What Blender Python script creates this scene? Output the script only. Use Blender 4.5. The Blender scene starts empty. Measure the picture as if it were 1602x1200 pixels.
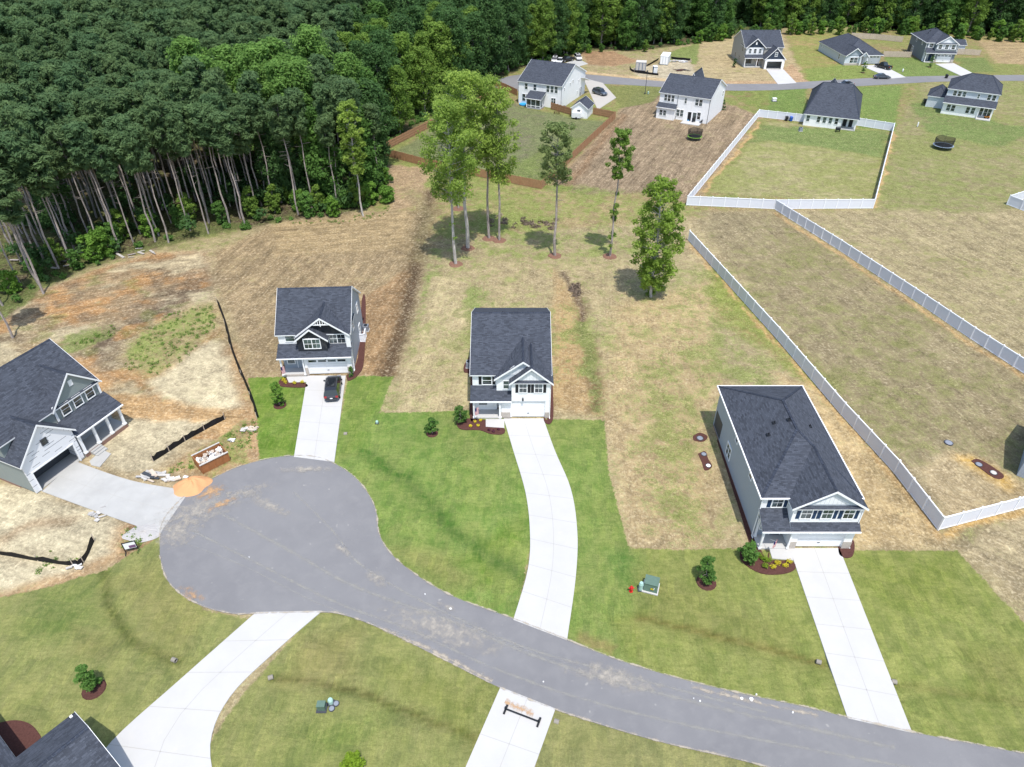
import bpy, math, random
import numpy as np
from mathutils import Vector, Matrix
R = math.radians
S = bpy.context.scene
# ------------------------------------------------ camera, sky, sun, exposure
CH = 55.0; FPX = 1097.0; TH = R(37.1)
cd = bpy.data.cameras.new("camera"); cam = bpy.data.objects.new("camera", cd); S.collection.objects.link(cam)
cam.location = (0, 0, CH); cam.rotation_euler = (math.pi/2 - TH, 0, 0)
cd.sensor_width = 36; cd.lens = FPX*36/1602; cd.clip_end = 6000; cd.clip_start = 1
S.camera = cam
SUN_EL, SUN_AZ = R(68), math.atan2(.26, -.965)      # direction towards the sun, from +Y
w = bpy.data.worlds.new("World"); S.world = w; w.use_nodes = True
nt = w.node_tree; bg = nt.nodes['Background']; sky = nt.nodes.new('ShaderNodeTexSky')
sky.sky_type = 'NISHITA'; sky.sun_disc = False; sky.sun_elevation = SUN_EL; sky.sun_rotation = SUN_AZ
sky.air_density = 1.2; sky.dust_density = 1.5
nt.links.new(sky.outputs[0], bg.inputs[0]); bg.inputs[1].default_value = .15
sd = bpy.data.lights.new("sun", 'SUN'); sun = bpy.data.objects.new("sun", sd); S.collection.objects.link(sun)
sd.energy = 3.25; sd.angle = R(.6); sd.color = (1, .955, .89)
d = Vector((math.sin(SUN_AZ)*math.cos(SUN_EL), math.cos(SUN_AZ)*math.cos(SUN_EL), math.sin(SUN_EL)))
sun.rotation_euler = d.to_track_quat('Z', 'Y').to_euler()
S.view_settings.view_transform = 'Standard'; S.view_settings.look = 'None'
S.view_settings.exposure = .60; S.view_settings.gamma = 1
S.render.engine = 'CYCLES'
S.cycles.max_bounces = 5; S.cycles.diffuse_bounces = 3; S.cycles.transparent_max_bounces = 24
random.seed(7); rng = np.random.default_rng(7)
C = S.collection

def G(px, py, z=0.0):
    """ground survey: a pixel of the 1602x1200 photograph to its real position at height z"""
    a = TH + math.atan((py-600)/FPX); y = (CH-z)/math.tan(a)
    return ((px-801)/FPX*(y*math.cos(TH)+(CH-z)*math.sin(TH)), y)
def PJ(x, y, z=0):
    dd = y*math.cos(TH)+(CH-z)*math.sin(TH); v = (CH-z)*math.cos(TH)-y*math.sin(TH)
    return 801+FPX*x/dd, 600+FPX*v/dd

# ------------------------------------------------ materials
def N(nt, t, **k):
    n = nt.nodes.new('ShaderNode'+t)
    for a, b in k.items(): setattr(n, a, b)
    return n
def sock(n, i, v):
    if hasattr(v, 'is_output') or hasattr(v, 'links'): n.id_data.links.new(v, n.inputs[i])
    else: n.inputs[i].default_value = v
def newmat(name, rough=.8, spec=.25, metal=0):
    m = bpy.data.materials.new(name); m.use_nodes = True; nt = m.node_tree
    b = nt.nodes['Principled BSDF']; b.inputs['Roughness'].default_value = rough
    b.inputs['Specular IOR Level'].default_value = spec; b.inputs['Metallic'].default_value = metal
    return m, nt, b
def math_(nt, op, a, b=0.0, clamp=False):
    n = N(nt, 'Math', operation=op, use_clamp=clamp); sock(n, 0, a); sock(n, 1, b); return n.outputs[0]
def mixc(nt, f, a, b, mode='MIX'):
    n = N(nt, 'Mix', data_type='RGBA', blend_type=mode); sock(n, 0, f)
    sock(n, 6, a if hasattr(a, 'links') else (*a[:3], 1)); sock(n, 7, b if hasattr(b, 'links') else (*b[:3], 1)); return n.outputs[2]
def noise(nt, vec, scale, detail=4, rough=.55, dist=0):
    n = N(nt, 'TexNoise'); n.inputs['Scale'].default_value = scale; n.inputs['Detail'].default_value = detail
    n.inputs['Roughness'].default_value = rough; n.inputs['Distortion'].default_value = dist
    if vec is not None: nt.links.new(vec, n.inputs['Vector'])
    return n.outputs['Fac']
def ramp(nt, f, a, b):
    n = N(nt, 'MapRange'); n.interpolation_type = 'SMOOTHSTEP'; sock(n, 0, f); n.inputs[1].default_value = a; n.inputs[2].default_value = b
    return n.outputs[0]
def pos(nt): return N(nt, 'NewGeometry').outputs['Position']
def mapv(nt, vec, sc, rot=(0, 0, 0)):
    n = N(nt, 'Mapping'); nt.links.new(vec, n.inputs[0]); n.inputs[2].default_value = rot; n.inputs[3].default_value = sc; return n.outputs[0]
def bump(nt, b, h, st, dist=.02):
    n = N(nt, 'Bump'); n.inputs['Strength'].default_value = st; n.inputs['Distance'].default_value = dist
    nt.links.new(h, n.inputs['Height']); nt.links.new(n.outputs[0], b.inputs['Normal'])
MATS = {}
def plain(name, col, rough=.6, spec=.3, metal=0, var=.12, sc=3.0):
    """a colour with mottled wear"""
    if name in MATS: return MATS[name]
    m, nt, b = newmat(name, rough, spec, metal)
    n = noise(nt, N(nt, 'TexCoord').outputs['Object'], sc, 5)
    c = mixc(nt, n, tuple(x*(1-var) for x in col), tuple(min(1, x*(1+var)) for x in col))
    nt.links.new(c, b.inputs['Base Color']); MATS[name] = m; return m
def siding(name, col, pitch=.18, vertical=False):
    m, nt, b = newmat(name, .55, .3)
    uv = N(nt, 'UVMap').outputs[0]; s = N(nt, 'SeparateXYZ'); nt.links.new(uv, s.inputs[0])
    f = math_(nt, 'FRACT', math_(nt, 'DIVIDE', s.outputs[0 if vertical else 1], pitch))
    edge = ramp(nt, f, .0, .16)
    n = noise(nt, mapv(nt, uv, (.6, 3, 1)), 2.0, 4)
    c = mixc(nt, n, tuple(x*.93 for x in col), tuple(min(.9, x*1.05) for x in col))
    c = mixc(nt, math_(nt, 'SUBTRACT', 1.0, edge), c, tuple(x*.72 for x in col))
    g = noise(nt, mapv(nt, uv, (1.2, .25, 1)), 1.2, 3)
    c = mixc(nt, math_(nt, 'MULTIPLY', ramp(nt, g, .5, .8), .18), c, (.38, .34, .29))
    nt.links.new(c, b.inputs['Base Color']); bump(nt, b, edge, .5, .02); return m
def shingle(name, col):
    m, nt, b = newmat(name, .95, .1)
    uv = N(nt, 'UVMap').outputs[0]
    br = N(nt, 'TexBrick'); nt.links.new(uv, br.inputs[0]); br.inputs['Scale'].default_value = 1
    br.inputs['Brick Width'].default_value = .42; br.inputs['Row Height'].default_value = .16; br.inputs['Mortar Size'].default_value = .012
    br.inputs['Color1'].default_value = (0, 0, 0, 1); br.inputs['Color2'].default_value = (1, 1, 1, 1); br.inputs['Mortar'].default_value = (.15, .15, .15, 1)
    f = N(nt, 'SeparateColor'); nt.links.new(br.outputs[0], f.inputs[0])
    n1 = noise(nt, mapv(nt, uv, (1.0, .5, 1)), .6, 5); n2 = noise(nt, uv, 26, 2)
    t = math_(nt, 'ADD', math_(nt, 'MULTIPLY', f.outputs[0], .55), math_(nt, 'MULTIPLY', n2, .45))
    c = mixc(nt, t, tuple(x*.42 for x in col), tuple(x*1.75 for x in col))
    c = mixc(nt, math_(nt, 'MULTIPLY', ramp(nt, n1, .35, .7), .35), c, tuple(x*1.25 for x in col))
    fl = ramp(nt, noise(nt, mapv(nt, uv, (5.5, 7.5, 1)), 1.0, 2), .64, .70)
    c = mixc(nt, math_(nt, 'MULTIPLY', fl, .5), c, tuple(x*2.6 for x in col))
    nt.links.new(c, b.inputs['Base Color']); bump(nt, b, math_(nt, 'ADD', br.outputs[1], n2), .5, .02); return m
def leafmat(name, c1, c2, c3, trans=.35):
    m, nt, b = newmat(name, .7, .15)
    isl = N(nt, 'NewGeometry').outputs['Random Per Island']; ob = N(nt, 'ObjectInfo').outputs['Random']
    c = mixc(nt, isl, c1, c2); c = mixc(nt, math_(nt, 'MULTIPLY', ob, .75), c, c3)
    n = noise(nt, pos(nt), .25, 3)
    c = mixc(nt, math_(nt, 'MULTIPLY', ramp(nt, n, .4, .75), .6), c, tuple(x*1.3 for x in c2))
    nt.links.new(c, b.inputs['Base Color'])
    t = N(nt, 'BsdfTranslucent'); nt.links.new(c, t.inputs[0])
    mx = N(nt, 'MixShader'); mx.inputs[0].default_value = trans
    nt.links.new(b.outputs[0], mx.inputs[1]); nt.links.new(t.outputs[0], mx.inputs[2])
    nt.links.new(mx.outputs[0], nt.nodes['Material Output'].inputs[0]); return m
def bark(name, a, b_):
    m, nt, b = newmat(name, .9, .1)
    n = noise(nt, mapv(nt, N(nt, 'TexCoord').outputs['Object'], (3, 3, .5)), 2.5, 5, .7)
    nt.links.new(mixc(nt, ramp(nt, n, .35, .65), a, b_), b.inputs['Base Color']); bump(nt, b, n, .6, .05); return m
M = {}
M['shingle'] = shingle('charcoal_shingle', (.052, .059, .075)); M['ridge'] = shingle('ridge_shingle', (.036, .043, .060))
M['white_siding'] = siding('white_siding', (.84, .85, .86))
M['grey_siding'] = siding('blue_grey_siding', (.33, .38, .44))
M['pale_siding'] = siding('pale_grey_siding', (.55, .60, .66))
M['slate_siding'] = siding('slate_siding', (.16, .19, .21))
M['sage_siding'] = siding('sage_grey_siding', (.24, .28, .28))
M['dark_board'] = siding('dark_board_siding', (.022, .026, .034), .4, True)
M['navy_board'] = siding('navy_board_siding', (.028, .045, .075), .4, True)
M['white_board'] = siding('white_board_siding', (.74, .76, .79), .4, True)
M['greige_siding'] = siding('greige_siding', (.40, .39, .36))
M['trim'] = plain('white_trim', (.80, .81, .82), .5, .3, var=.04)
M['dark_trim'] = plain('dark_trim', (.05, .055, .065), .5)
M['garage_door'] = siding('garage_door_paint', (.82, .83, .84), .53)
M['navy'] = plain('navy_shutter', (.012, .035, .085), .5)
M['black'] = plain('black_shutter', (.014, .016, .02), .5)
M['teal_door'] = plain('teal_door', (.012, .05, .085), .4)
M['red_brown'] = plain('brown_door', (.10, .05, .03), .5)
M['stone'] = plain('stone_veneer', (.42, .38, .34), .9, .1, var=.4, sc=9)
M['porch_dark'] = plain('porch_grey', (.30, .31, .33), .8)  # plain grey for a porch wall, a porch floor and a side door
M['foundation'] = plain('brick_foundation', (.24, .15, .12), .9, .1, var=.3, sc=8)
def glass():
    m, nt, b = newmat('window_glass', .06, .9)
    n = noise(nt, N(nt, 'TexCoord').outputs['Object'], .7, 3)
    nt.links.new(mixc(nt, ramp(nt, n, .35, .7), (.012, .018, .022), (.10, .14, .15)), b.inputs['Base Color']); return m
M['glass'] = glass()
def concrete(name, col, var, stain):
    m, nt, b = newmat(name, .9, .15); p = pos(nt)
    n = noise(nt, p, .35, 6, .6); n2 = noise(nt, p, 6, 4)
    c = mixc(nt, n, tuple(x*(1-var) for x in col), tuple(min(.95, x*(1+var)) for x in col))
    c = mixc(nt, math_(nt, 'MULTIPLY', n2, .12), c, stain)
    c = mixc(nt, math_(nt, 'MULTIPLY', ramp(nt, noise(nt, p, .9, 6, .65), .55, .8), .5), c, stain)
    nt.links.new(c, b.inputs['Base Color']); bump(nt, b, n2, .15, .01); return m
M['concrete'] = concrete('concrete', (.445, .442, .435), .10, (.50, .47, .42))
M['raw_concrete'] = concrete('new_concrete', (.37, .37, .36), .26, (.48, .47, .43))
M['joint'] = plain('concrete_joint', (.37, .36, .34), .95, .1)
def asphalt():
    m, nt, b = newmat('asphalt', .9, .2); p = pos(nt)
    big = noise(nt, p, .07, 5, .6); mid = noise(nt, p, .6, 6, .65, .4); fine = noise(nt, p, 14, 3)
    c = mixc(nt, ramp(nt, big, .3, .7), (.166, .165, .170), (.206, .205, .208))
    c = mixc(nt, math_(nt, 'MULTIPLY', ramp(nt, mid, .42, .72), .6), c, (.225, .222, .222))
    c = mixc(nt, math_(nt, 'MULTIPLY', fine, .35), c, (.13, .13, .145))
    v = N(nt, 'TexNoise'); v.inputs['Scale'].default_value = 1.7; v.inputs['Detail'].default_value = 2; nt.links.new(p, v.inputs['Vector'])
    c = mixc(nt, math_(nt, 'MULTIPLY', ramp(nt, v.outputs[0], .70, .76), .4), c, (.40, .385, .35))
    nt.links.new(c, b.inputs['Base Color']); bump(nt, b, fine, .3, .01); return m
M['asphalt'] = asphalt()
def stain(name, col, amt, sc=1.2, lo=.42, hi=.68):
    m, nt, b = newmat(name, .95, .05); uv = N(nt, 'UVMap').outputs[0]; s = N(nt, 'SeparateXYZ'); nt.links.new(uv, s.inputs[0])
    e = math_(nt, 'SUBTRACT', 1.0, math_(nt, 'ABSOLUTE', math_(nt, 'SUBTRACT', math_(nt, 'MULTIPLY', s.outputs[1], 2.0), 1.0)))
    n = noise(nt, mapv(nt, pos(nt), (1, 1, 1)), sc, 6, .7)
    f = math_(nt, 'MULTIPLY', ramp(nt, math_(nt, 'ADD', n, math_(nt, 'MULTIPLY', math_(nt, 'SUBTRACT', e, .6), .35)), lo, hi), math_(nt, 'MULTIPLY', ramp(nt, e, 0, .45), amt))
    b.inputs['Base Color'].default_value = (*col, 1); t = N(nt, 'BsdfTransparent'); mx = N(nt, 'MixShader')
    nt.links.new(f, mx.inputs[0]); nt.links.new(t.outputs[0], mx.inputs[1]); nt.links.new(b.outputs[0], mx.inputs[2])
    nt.links.new(mx.outputs[0], nt.nodes['Material Output'].inputs[0]); return m
M['track'] = stain('pale_dust_track', (.36, .35, .315), .5, 1.4, .36, .75)
M['dust'] = stain('pale_sand_dust', (.42, .385, .33), .75, 1.5, .36, .80)
M['orange_dust'] = stain('orange_sand_dust', (.50, .31, .16), .85, 1.6, .36, .75)
M['seam'] = stain('dark_seam', (.10, .10, .11), .6, .5, .3, .6)
M['edge_dust'] = stain('road_edge_dust', (.42, .37, .30), .8, 1.1, .46, .72)
M['vinyl'] = plain('white_vinyl', (.80, .82, .86), .4, .4, var=.03); M['vinyl_shaded'] = plain('shaded_vinyl_panel', (.64, .665, .73), .5, .3, var=.04)  # panels darker and bluer than the rails: shade painted into white vinyl
M['wood'] = plain('cedar_fence', (.34, .195, .11), .85, .1, var=.35, sc=2.5)
M['pale_wood'] = plain('weathered_wood', (.50, .42, .34), .85, .1, var=.25, sc=2.5)
M['mulch'] = plain('brown_mulch', (.085, .040, .034), .95, .05, var=.5, sc=7)
M['pine_straw'] = plain('pine_straw', (.19, .105, .075), .95, .05, var=.5, sc=6)
M['black_cloth'] = plain('black_silt_cloth', (.012, .012, .014), .7, .2)
M['pine_bark'] = bark('pine_bark', (.20, .175, .165), (.42, .37, .345))
M['pale_bark'] = bark('pale_bark', (.28, .26, .24), (.55, .52, .49))
M['leaf_pine'] = leafmat('pine_needles', (.075, .135, .055), (.155, .235, .095), (.095, .185, .085), .5)
M['leaf_dark'] = leafmat('dark_leaves', (.045, .105, .038), (.10, .19, .06), (.07, .15, .045), .5)
M['leaf_mid'] = leafmat('green_leaves', (.065, .15, .035), (.14, .27, .06), (.09, .19, .045), .5)
M['leaf_pale'] = leafmat('pale_green_leaves', (.17, .27, .05), (.35, .47, .10), (.22, .34, .07), .58)
M['leaf_lime'] = leafmat('lime_leaves', (.10, .20, .02), (.24, .33, .03), (.15, .27, .025), .4)
M['leaf_mid2'] = leafmat('fresh_green_leaves', (.11, .20, .035), (.25, .37, .075), (.15, .26, .05), .55)
M['leaf_lime2'] = leafmat('bright_green_leaves', (.085, .20, .03), (.19, .33, .055), (.12, .24, .04), .45)
M['leaf_weed'] = leafmat('weed_leaves', (.10, .19, .03), (.19, .28, .06), (.12, .2, .04), .3)
M['leaf_bright'] = leafmat('bright_wood_leaves', (.10, .21, .045), (.20, .34, .085), (.14, .26, .06), .5)
M['old_concrete'] = concrete('old_concrete', (.38, .36, .33), .08, (.45, .42, .37))
M['leaf_airy'] = leafmat('airy_yellow_green_leaves', (.13, .22, .035), (.30, .42, .08), (.19, .30, .05), .58)
M['leaf_gold'] = leafmat('golden_leaves', (.50, .42, .03), (.70, .58, .05), (.45, .42, .04), .3)
M['leaf_gray'] = leafmat('dull_pine_leaves', (.13, .18, .065), (.25, .32, .12), (.17, .23, .085), .5)
M['leaf_dkred'] = leafmat('dark_plum_leaves', (.05, .02, .03), (.10, .03, .05), (.06, .03, .03), .2)

# ------------------------------------------------ mesh helpers
class MB:
    def __init__(s): s.v = []; s.f = []; s.m = []
    def face(s, pts, m=0):
        i = len(s.v); s.v += [tuple(p) for p in pts]; s.f.append(tuple(range(i, i+len(pts)))); s.m.append(m)
    def hexa(s, b, t, m=0, mt=None):
        """two matching rings, bottom counter-clockwise from above"""
        n = len(b)
        s.face(list(b)[::-1], m); s.face(t, m if mt is None else mt)
        for i in range(n):
            j = (i+1) % n; s.face([b[i], b[j], t[j], t[i]], m)
        return s
    def box(s, x0, x1, y0, y1, z0, z1, m=0):
        return s.hexa([(x0, y0, z0), (x1, y0, z0), (x1, y1, z0), (x0, y1, z0)], [(x0, y0, z1), (x1, y0, z1), (x1, y1, z1), (x0, y1, z1)], m)
    def tube(s, p, q, r0, r1=None, n=8, m=0):
        r1 = r0 if r1 is None else r1; p = Vector(p); q = Vector(q); d = (q-p).normalized()
        a = d.orthogonal().normalized(); b = d.cross(a)
        A = [p+(a*math.cos(2*math.pi*i/n)+b*math.sin(2*math.pi*i/n))*r0 for i in range(n)]
        B = [q+(a*math.cos(2*math.pi*i/n)+b*math.sin(2*math.pi*i/n))*r1 for i in range(n)]
        return s.hexa(A, B, m)
    def cyl(s, x, y, z0, z1, r, r1=None, n=16, m=0): return s.tube((x, y, z0), (x, y, z1), r, r1, n, m)
    def build(s, name, mats, parent=None, smooth=False, loc=None, rz=0):
        me = bpy.data.meshes.new(name); me.from_pydata(s.v, [], s.f)
        mats = mats if isinstance(mats, (list, tuple)) else [mats]
        for m in mats: me.materials.append(M[m] if isinstance(m, str) else m)
        me.polygons.foreach_set('material_index', s.m)
        uv = me.uv_layers.new(name='UVMap').data
        co = np.array(s.v) if s.v else np.zeros((0, 3))
        arr = np.zeros((len(me.loops), 2)); k = 0
        for f in s.f:
            P = co[list(f)]; n = np.cross(P[1]-P[0], P[2]-P[0]) if len(f) > 2 else np.array([0, 0, 1.])
            l = np.linalg.norm(n); n = n/l if l > 1e-9 else np.array([0, 0, 1.])
            if abs(n[2]) > .985: t = np.array([1., 0, 0]); b = np.array([0, 1., 0])
            else: t = np.array([-n[1], n[0], 0]); t /= np.linalg.norm(t); b = np.cross(n, t)
            arr[k:k+len(f), 0] = P@t; arr[k:k+len(f), 1] = P@b; k += len(f)
        uv.foreach_set('uv', arr.ravel())
        if smooth: me.polygons.foreach_set('use_smooth', [True]*len(me.polygons))
        o = bpy.data.objects.new(name, me); C.objects.link(o); o.parent = parent
        if loc: o.location = loc
        if rz: o.rotation_euler.z = rz
        return o
def tag(o, label=None, cat=None, group=None, kind=None):
    if label: o['label'] = label
    if cat: o['category'] = cat
    if group: o['group'] = group
    if kind: o['kind'] = kind
    return o
def empty(name, x, y, rz=0, label=None, cat=None, group=None, z=0):
    o = bpy.data.objects.new(name, None); C.objects.link(o); o.location = (x, y, z); o.rotation_euler.z = rz
    o.empty_display_size = .5; return tag(o, label, cat, group)
def copy_tree(o, parent=None):
    c = o.copy(); C.objects.link(c); c.parent = parent
    for ch in list(o.children): copy_tree(ch, c)
    return c
def npmesh(name, v, f, mats, parent=None, smooth=False):
    """v (n,3) float array; f (m,k) int array"""
    me = bpy.data.meshes.new(name); v = np.asarray(v, np.float32); f = np.asarray(f, np.int32)
    me.vertices.add(len(v)); me.vertices.foreach_set('co', v.ravel())
    k = f.shape[1]; me.loops.add(f.size); me.loops.foreach_set('vertex_index', f.ravel())
    me.polygons.add(len(f)); me.polygons.foreach_set('loop_start', np.arange(0, f.size, k, dtype=np.int32))
    me.polygons.foreach_set('loop_total', np.full(len(f), k, np.int32))
    me.update(calc_edges=True)
    for m in (mats if isinstance(mats, (list, tuple)) else [mats]): me.materials.append(M[m] if isinstance(m, str) else m)
    if smooth: me.polygons.foreach_set('use_smooth', np.ones(len(f), bool))
    o = bpy.data.objects.new(name, me); C.objects.link(o); o.parent = parent; return o
def ribbon(pts, w, z, mb=None):
    """flat strip along world points with its own UVs (u metres along, v 0..1 across)"""
    P = [Vector((p[0], p[1])) for p in pts]; L = []
    for i, p in enumerate(P):
        t = (P[min(i+1, len(P)-1)]-P[max(i-1, 0)]).normalized(); n = Vector((-t.y, t.x))
        L.append((p-n*w/2, p+n*w/2))
    return L
def ribbon_obj(name, pts, w, z, mat, parent=None):
    L = ribbon(smoothline(pts, 6), w, z); v = []; f = []; uv = []
    acc = 0
    for i, (a, b) in enumerate(L):
        v += [(a.x, a.y, z), (b.x, b.y, z)]
        if i: f.append((2*i-2, 2*i, 2*i+1, 2*i-1))
    me = bpy.data.meshes.new(name); me.from_pydata(v, [], f); me.materials.append(M[mat])
    u = me.uv_layers.new(name='UVMap').data; k = 0
    for p in me.polygons:
        for li in p.loop_indices:
            vi = me.loops[li].vertex_index; u[li].uv = (vi//2, vi % 2)
    o = bpy.data.objects.new(name, me); C.objects.link(o); o.parent = parent; return o
def smoothline(P, k=6):
    P = [Vector((p[0], p[1])) for p in P]; out = []
    for i in range(len(P)-1):
        p0 = P[max(i-1, 0)]; p1 = P[i]; p2 = P[i+1]; p3 = P[min(i+2, len(P)-1)]
        for j in range(k):
            t = j/k; out.append(.5*((2*p1)+(p2-p0)*t+(2*p0-5*p1+4*p2-p3)*t*t+(3*p1-p0-3*p2+p3)*t**3))
    out.append(P[-1]); return out
def patch(name, px, py, rx, ry, rz, z, mat, parent=None):
    cx, cy = G(px, py); v = [(cx, cy, z)]; f = []; n = 28
    for i in range(n):
        a = 2*math.pi*i/n; u, w_ = rx*math.cos(a), ry*math.sin(a); v.append((cx+u*math.cos(rz)-w_*math.sin(rz), cy+u*math.sin(rz)+w_*math.cos(rz), z))
    for i in range(n): f.append((0, 1+i, 1+(i+1) % n))
    me = bpy.data.meshes.new(name); me.from_pydata(v, [], f); me.materials.append(M[mat]); u = me.uv_layers.new(name='UVMap').data
    for p in me.polygons:
        for li in p.loop_indices: u[li].uv = (0, .5 if me.loops[li].vertex_index == 0 else 0)
    o = bpy.data.objects.new(name, me); C.objects.link(o); o.parent = parent; return o
from mathutils.geometry import tessellate_polygon
def slab(name, pts, z1, thick, mat, parent=None, joints=(), jw=.05):
    """flat slab from an outline of world points, with thin joint lines laid on it"""
    P = [Vector((p[0], p[1], 0)) for p in pts]
    ar = sum(P[i].x*P[(i+1) % len(P)].y-P[(i+1) % len(P)].x*P[i].y for i in range(len(P)))
    if ar < 0: P.reverse()
    mb = MB(); tr = tessellate_polygon([P])
    for t in tr:
        q = [(P[i].x, P[i].y, z1) for i in t]
        nz = (q[1][0]-q[0][0])*(q[2][1]-q[0][1])-(q[1][1]-q[0][1])*(q[2][0]-q[0][0])
        mb.face(q if nz > 0 else q[::-1])
    for i in range(len(P)):
        a = P[i]; b = P[(i+1) % len(P)]
        mb.face([(a.x, a.y, z1-thick), (b.x, b.y, z1-thick), (b.x, b.y, z1), (a.x, a.y, z1)])
    for a, b in joints:
        a = Vector(a[:2]); b = Vector(b[:2]); t = (b-a).normalized(); n = Vector((-t.y, t.x))*jw/2
        mb.face([((a+n).x, (a+n).y, z1+.004), ((a-n).x, (a-n).y, z1+.004), ((b-n).x, (b-n).y, z1+.004), ((b+n).x, (b+n).y, z1+.004)], 1)
    return mb.build(name, [mat, 'joint'], parent)
# ------------------------------------------------ ground
def inpoly_sd(X, Y, poly):
    """signed distance to a polygon, positive inside"""
    d = np.full(X.shape, 1e9); ins = np.zeros(X.shape, bool); n = len(poly)
    for i in range(n):
        ax, ay = poly[i]; bx, by = poly[(i+1) % n]; ex, ey = bx-ax, by-ay
        t = np.clip(((X-ax)*ex+(Y-ay)*ey)/(ex*ex+ey*ey+1e-9), 0, 1)
        d = np.minimum(d, (X-ax-t*ex)**2+(Y-ay-t*ey)**2)
        c = (ay > Y) != (by > Y)
        with np.errstate(all='ignore'): xi = ax+(Y-ay)*ex/(ey if ey else 1e-9)
        ins ^= c & (X < xi)
    d = np.sqrt(d); return np.where(ins, d, -d)
def line_d(X, Y, pts):
    d = np.full(X.shape, 1e9)
    for (ax, ay), (bx, by) in zip(pts[:-1], pts[1:]):
        ex, ey = bx-ax, by-ay; t = np.clip(((X-ax)*ex+(Y-ay)*ey)/(ex*ex+ey*ey+1e-9), 0, 1)
        d = np.minimum(d, (X-ax-t*ex)**2+(Y-ay-t*ey)**2)
    return np.sqrt(d)
def vnoise(X, Y, sc, seed, oct=4):
    out = np.zeros(X.shape); amp = 1; tot = 0
    for o in range(oct):
        r = np.random.default_rng(seed+o*17); g = r.random((256, 256)); x = X/sc+1000; y = Y/sc+1000
        xi = np.floor(x).astype(int); yi = np.floor(y).astype(int); fx = x-xi; fy = y-yi
        fx = fx*fx*(3-2*fx); fy = fy*fy*(3-2*fy)
        q = lambda a, b: g[(xi+a) % 256, (yi+b) % 256]
        out += amp*((q(0, 0)*(1-fx)+q(1, 0)*fx)*(1-fy)+(q(0, 1)*(1-fx)+q(1, 1)*fx)*fy); tot += amp; amp *= .55; sc *= .48
    return out/tot
GP = lambda pts: [G(*p) for p in pts]
xs = np.unique(np.concatenate([np.linspace(-420, -110, 80), np.arange(-110, 130, .5), np.linspace(130, 260, 110), np.linspace(260, 460, 30)]))
ys = np.unique(np.concatenate([np.linspace(-20, 18, 8), np.arange(18, 132, .42), np.arange(132, 215, .62), np.arange(215, 310, .9), np.linspace(310, 560, 40)]))
GX, GY = np.meshgrid(xs, ys, indexing='ij')
n1 = vnoise(GX, GY, 14, 1); n2 = vnoise(GX, GY, 4, 2); n3 = vnoise(GX, GY, 1.6, 3, 3)
WX = GX+(n2-.5)*2.2; WY = GY+(vnoise(GX, GY, 4, 9)-.5)*2.2
soil = np.zeros(GX.shape+(3,)); soil[:] = (.32, .26, .17)
grass = np.zeros_like(soil); grass[:] = (.105, .135, .035)
cover = np.full(GX.shape, .40); streak = np.full(GX.shape, .35); ang = np.full(GX.shape, 1.4)
lawn = np.full(GX.shape, -2.0); relief = np.zeros(GX.shape)
def P(poly, feather=1.5, soilc=None, grassc=None, cov=None, stk=None, an=None, amt=1.0, px=True, warp=True):
    pl = GP(poly) if px else poly
    sd = inpoly_sd(WX if warp else GX, WY if warp else GY, pl); w_ = np.clip(sd/feather+.5, 0, 1); w_ = w_*w_*(3-2*w_)*amt
    if soilc is not None: soil[:] = soil*(1-w_[..., None])+np.array(soilc)*w_[..., None]
    if grassc is not None: grass[:] = grass*(1-w_[..., None])+np.array(grassc)*w_[..., None]
    if cov is not None: cover[:] = cover*(1-w_)+cov*w_
    if stk is not None: streak[:] = streak*(1-w_)+stk*w_
    if an is not None: ang[w_ > .5] = an
def LN(pts, w_m, soilc=None, cov=None, grassc=None, amt=1.0, dep=0.0, warp=True):
    d_ = line_d(WX if warp else GX, WY if warp else GY, GP(pts)); w_ = np.exp(-(d_/w_m)**2)*amt
    if soilc is not None: soil[:] = soil*(1-w_[..., None])+np.array(soilc)*w_[..., None]
    if grassc is not None: grass[:] = grass*(1-w_[..., None])+np.array(grassc)*w_[..., None]
    if cov is not None: cover[:] = cover*(1-w_)+cov*w_
    if dep: relief[:] -= dep*np.exp(-(line_d(GX, GY, GP(pts))/w_m)**2)
# broad tone of the far fields, yards and lots
TAN = (.36, .265, .165); STRAW = (.40, .31, .19); OLV = (.125, .135, .045); BRN = (.20, .125, .080)
P([(560, 90), (1000, 60), (1700, 30), (1700, 330), (1090, 330), (560, 330)], 6, (.29, .215, .125), (.105, .15, .035), .62, .3, .35)
P([(1080, 330), (1215, 330), (1700, 640), (1700, 860), (1480, 860)], 3, (.245, .20, .135), (.125, .125, .05), .44, .6, 1.76)      # fenced long lot
P([(1215, 328), (1370, 328), (1580, 310), (1800, 400), (1800, 700)], 3, (.305, .25, .165), (.15, .145, .06), .42, .6, 1.92)
P([(1370, 330), (1400, 205), (1440, 130), (1700, 120), (1700, 330)], 3, (.27, .235, .14), (.13, .155, .05), .60, .4, -.4)
P([(1110, 300), (1200, 190), (1390, 205), (1365, 322)], 2, (.32, .285, .165), (.155, .17, .055), .56, .5, -.4)          # white pen
P([(1190, 195), (1390, 205), (1380, 245), (1180, 215)], 2, None, (.06, .13, .03), .85)
LN([(1170, 222), (1230, 212), (1300, 226), (1372, 243)], 1.3, None, 1.0, (.045, .11, .025), .8)
P([(615, 240), (690, 190), (780, 148), (810, 165), (900, 185), (955, 190), (850, 290)], 2, (.17, .16, .12), (.085, .11, .055), .72, .2, .3)  # dog-fence yard
P([(700, 270), (855, 290), (915, 215), (880, 215), (800, 262)], 2.5, None, (.085, .13, .03), .85)
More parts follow.
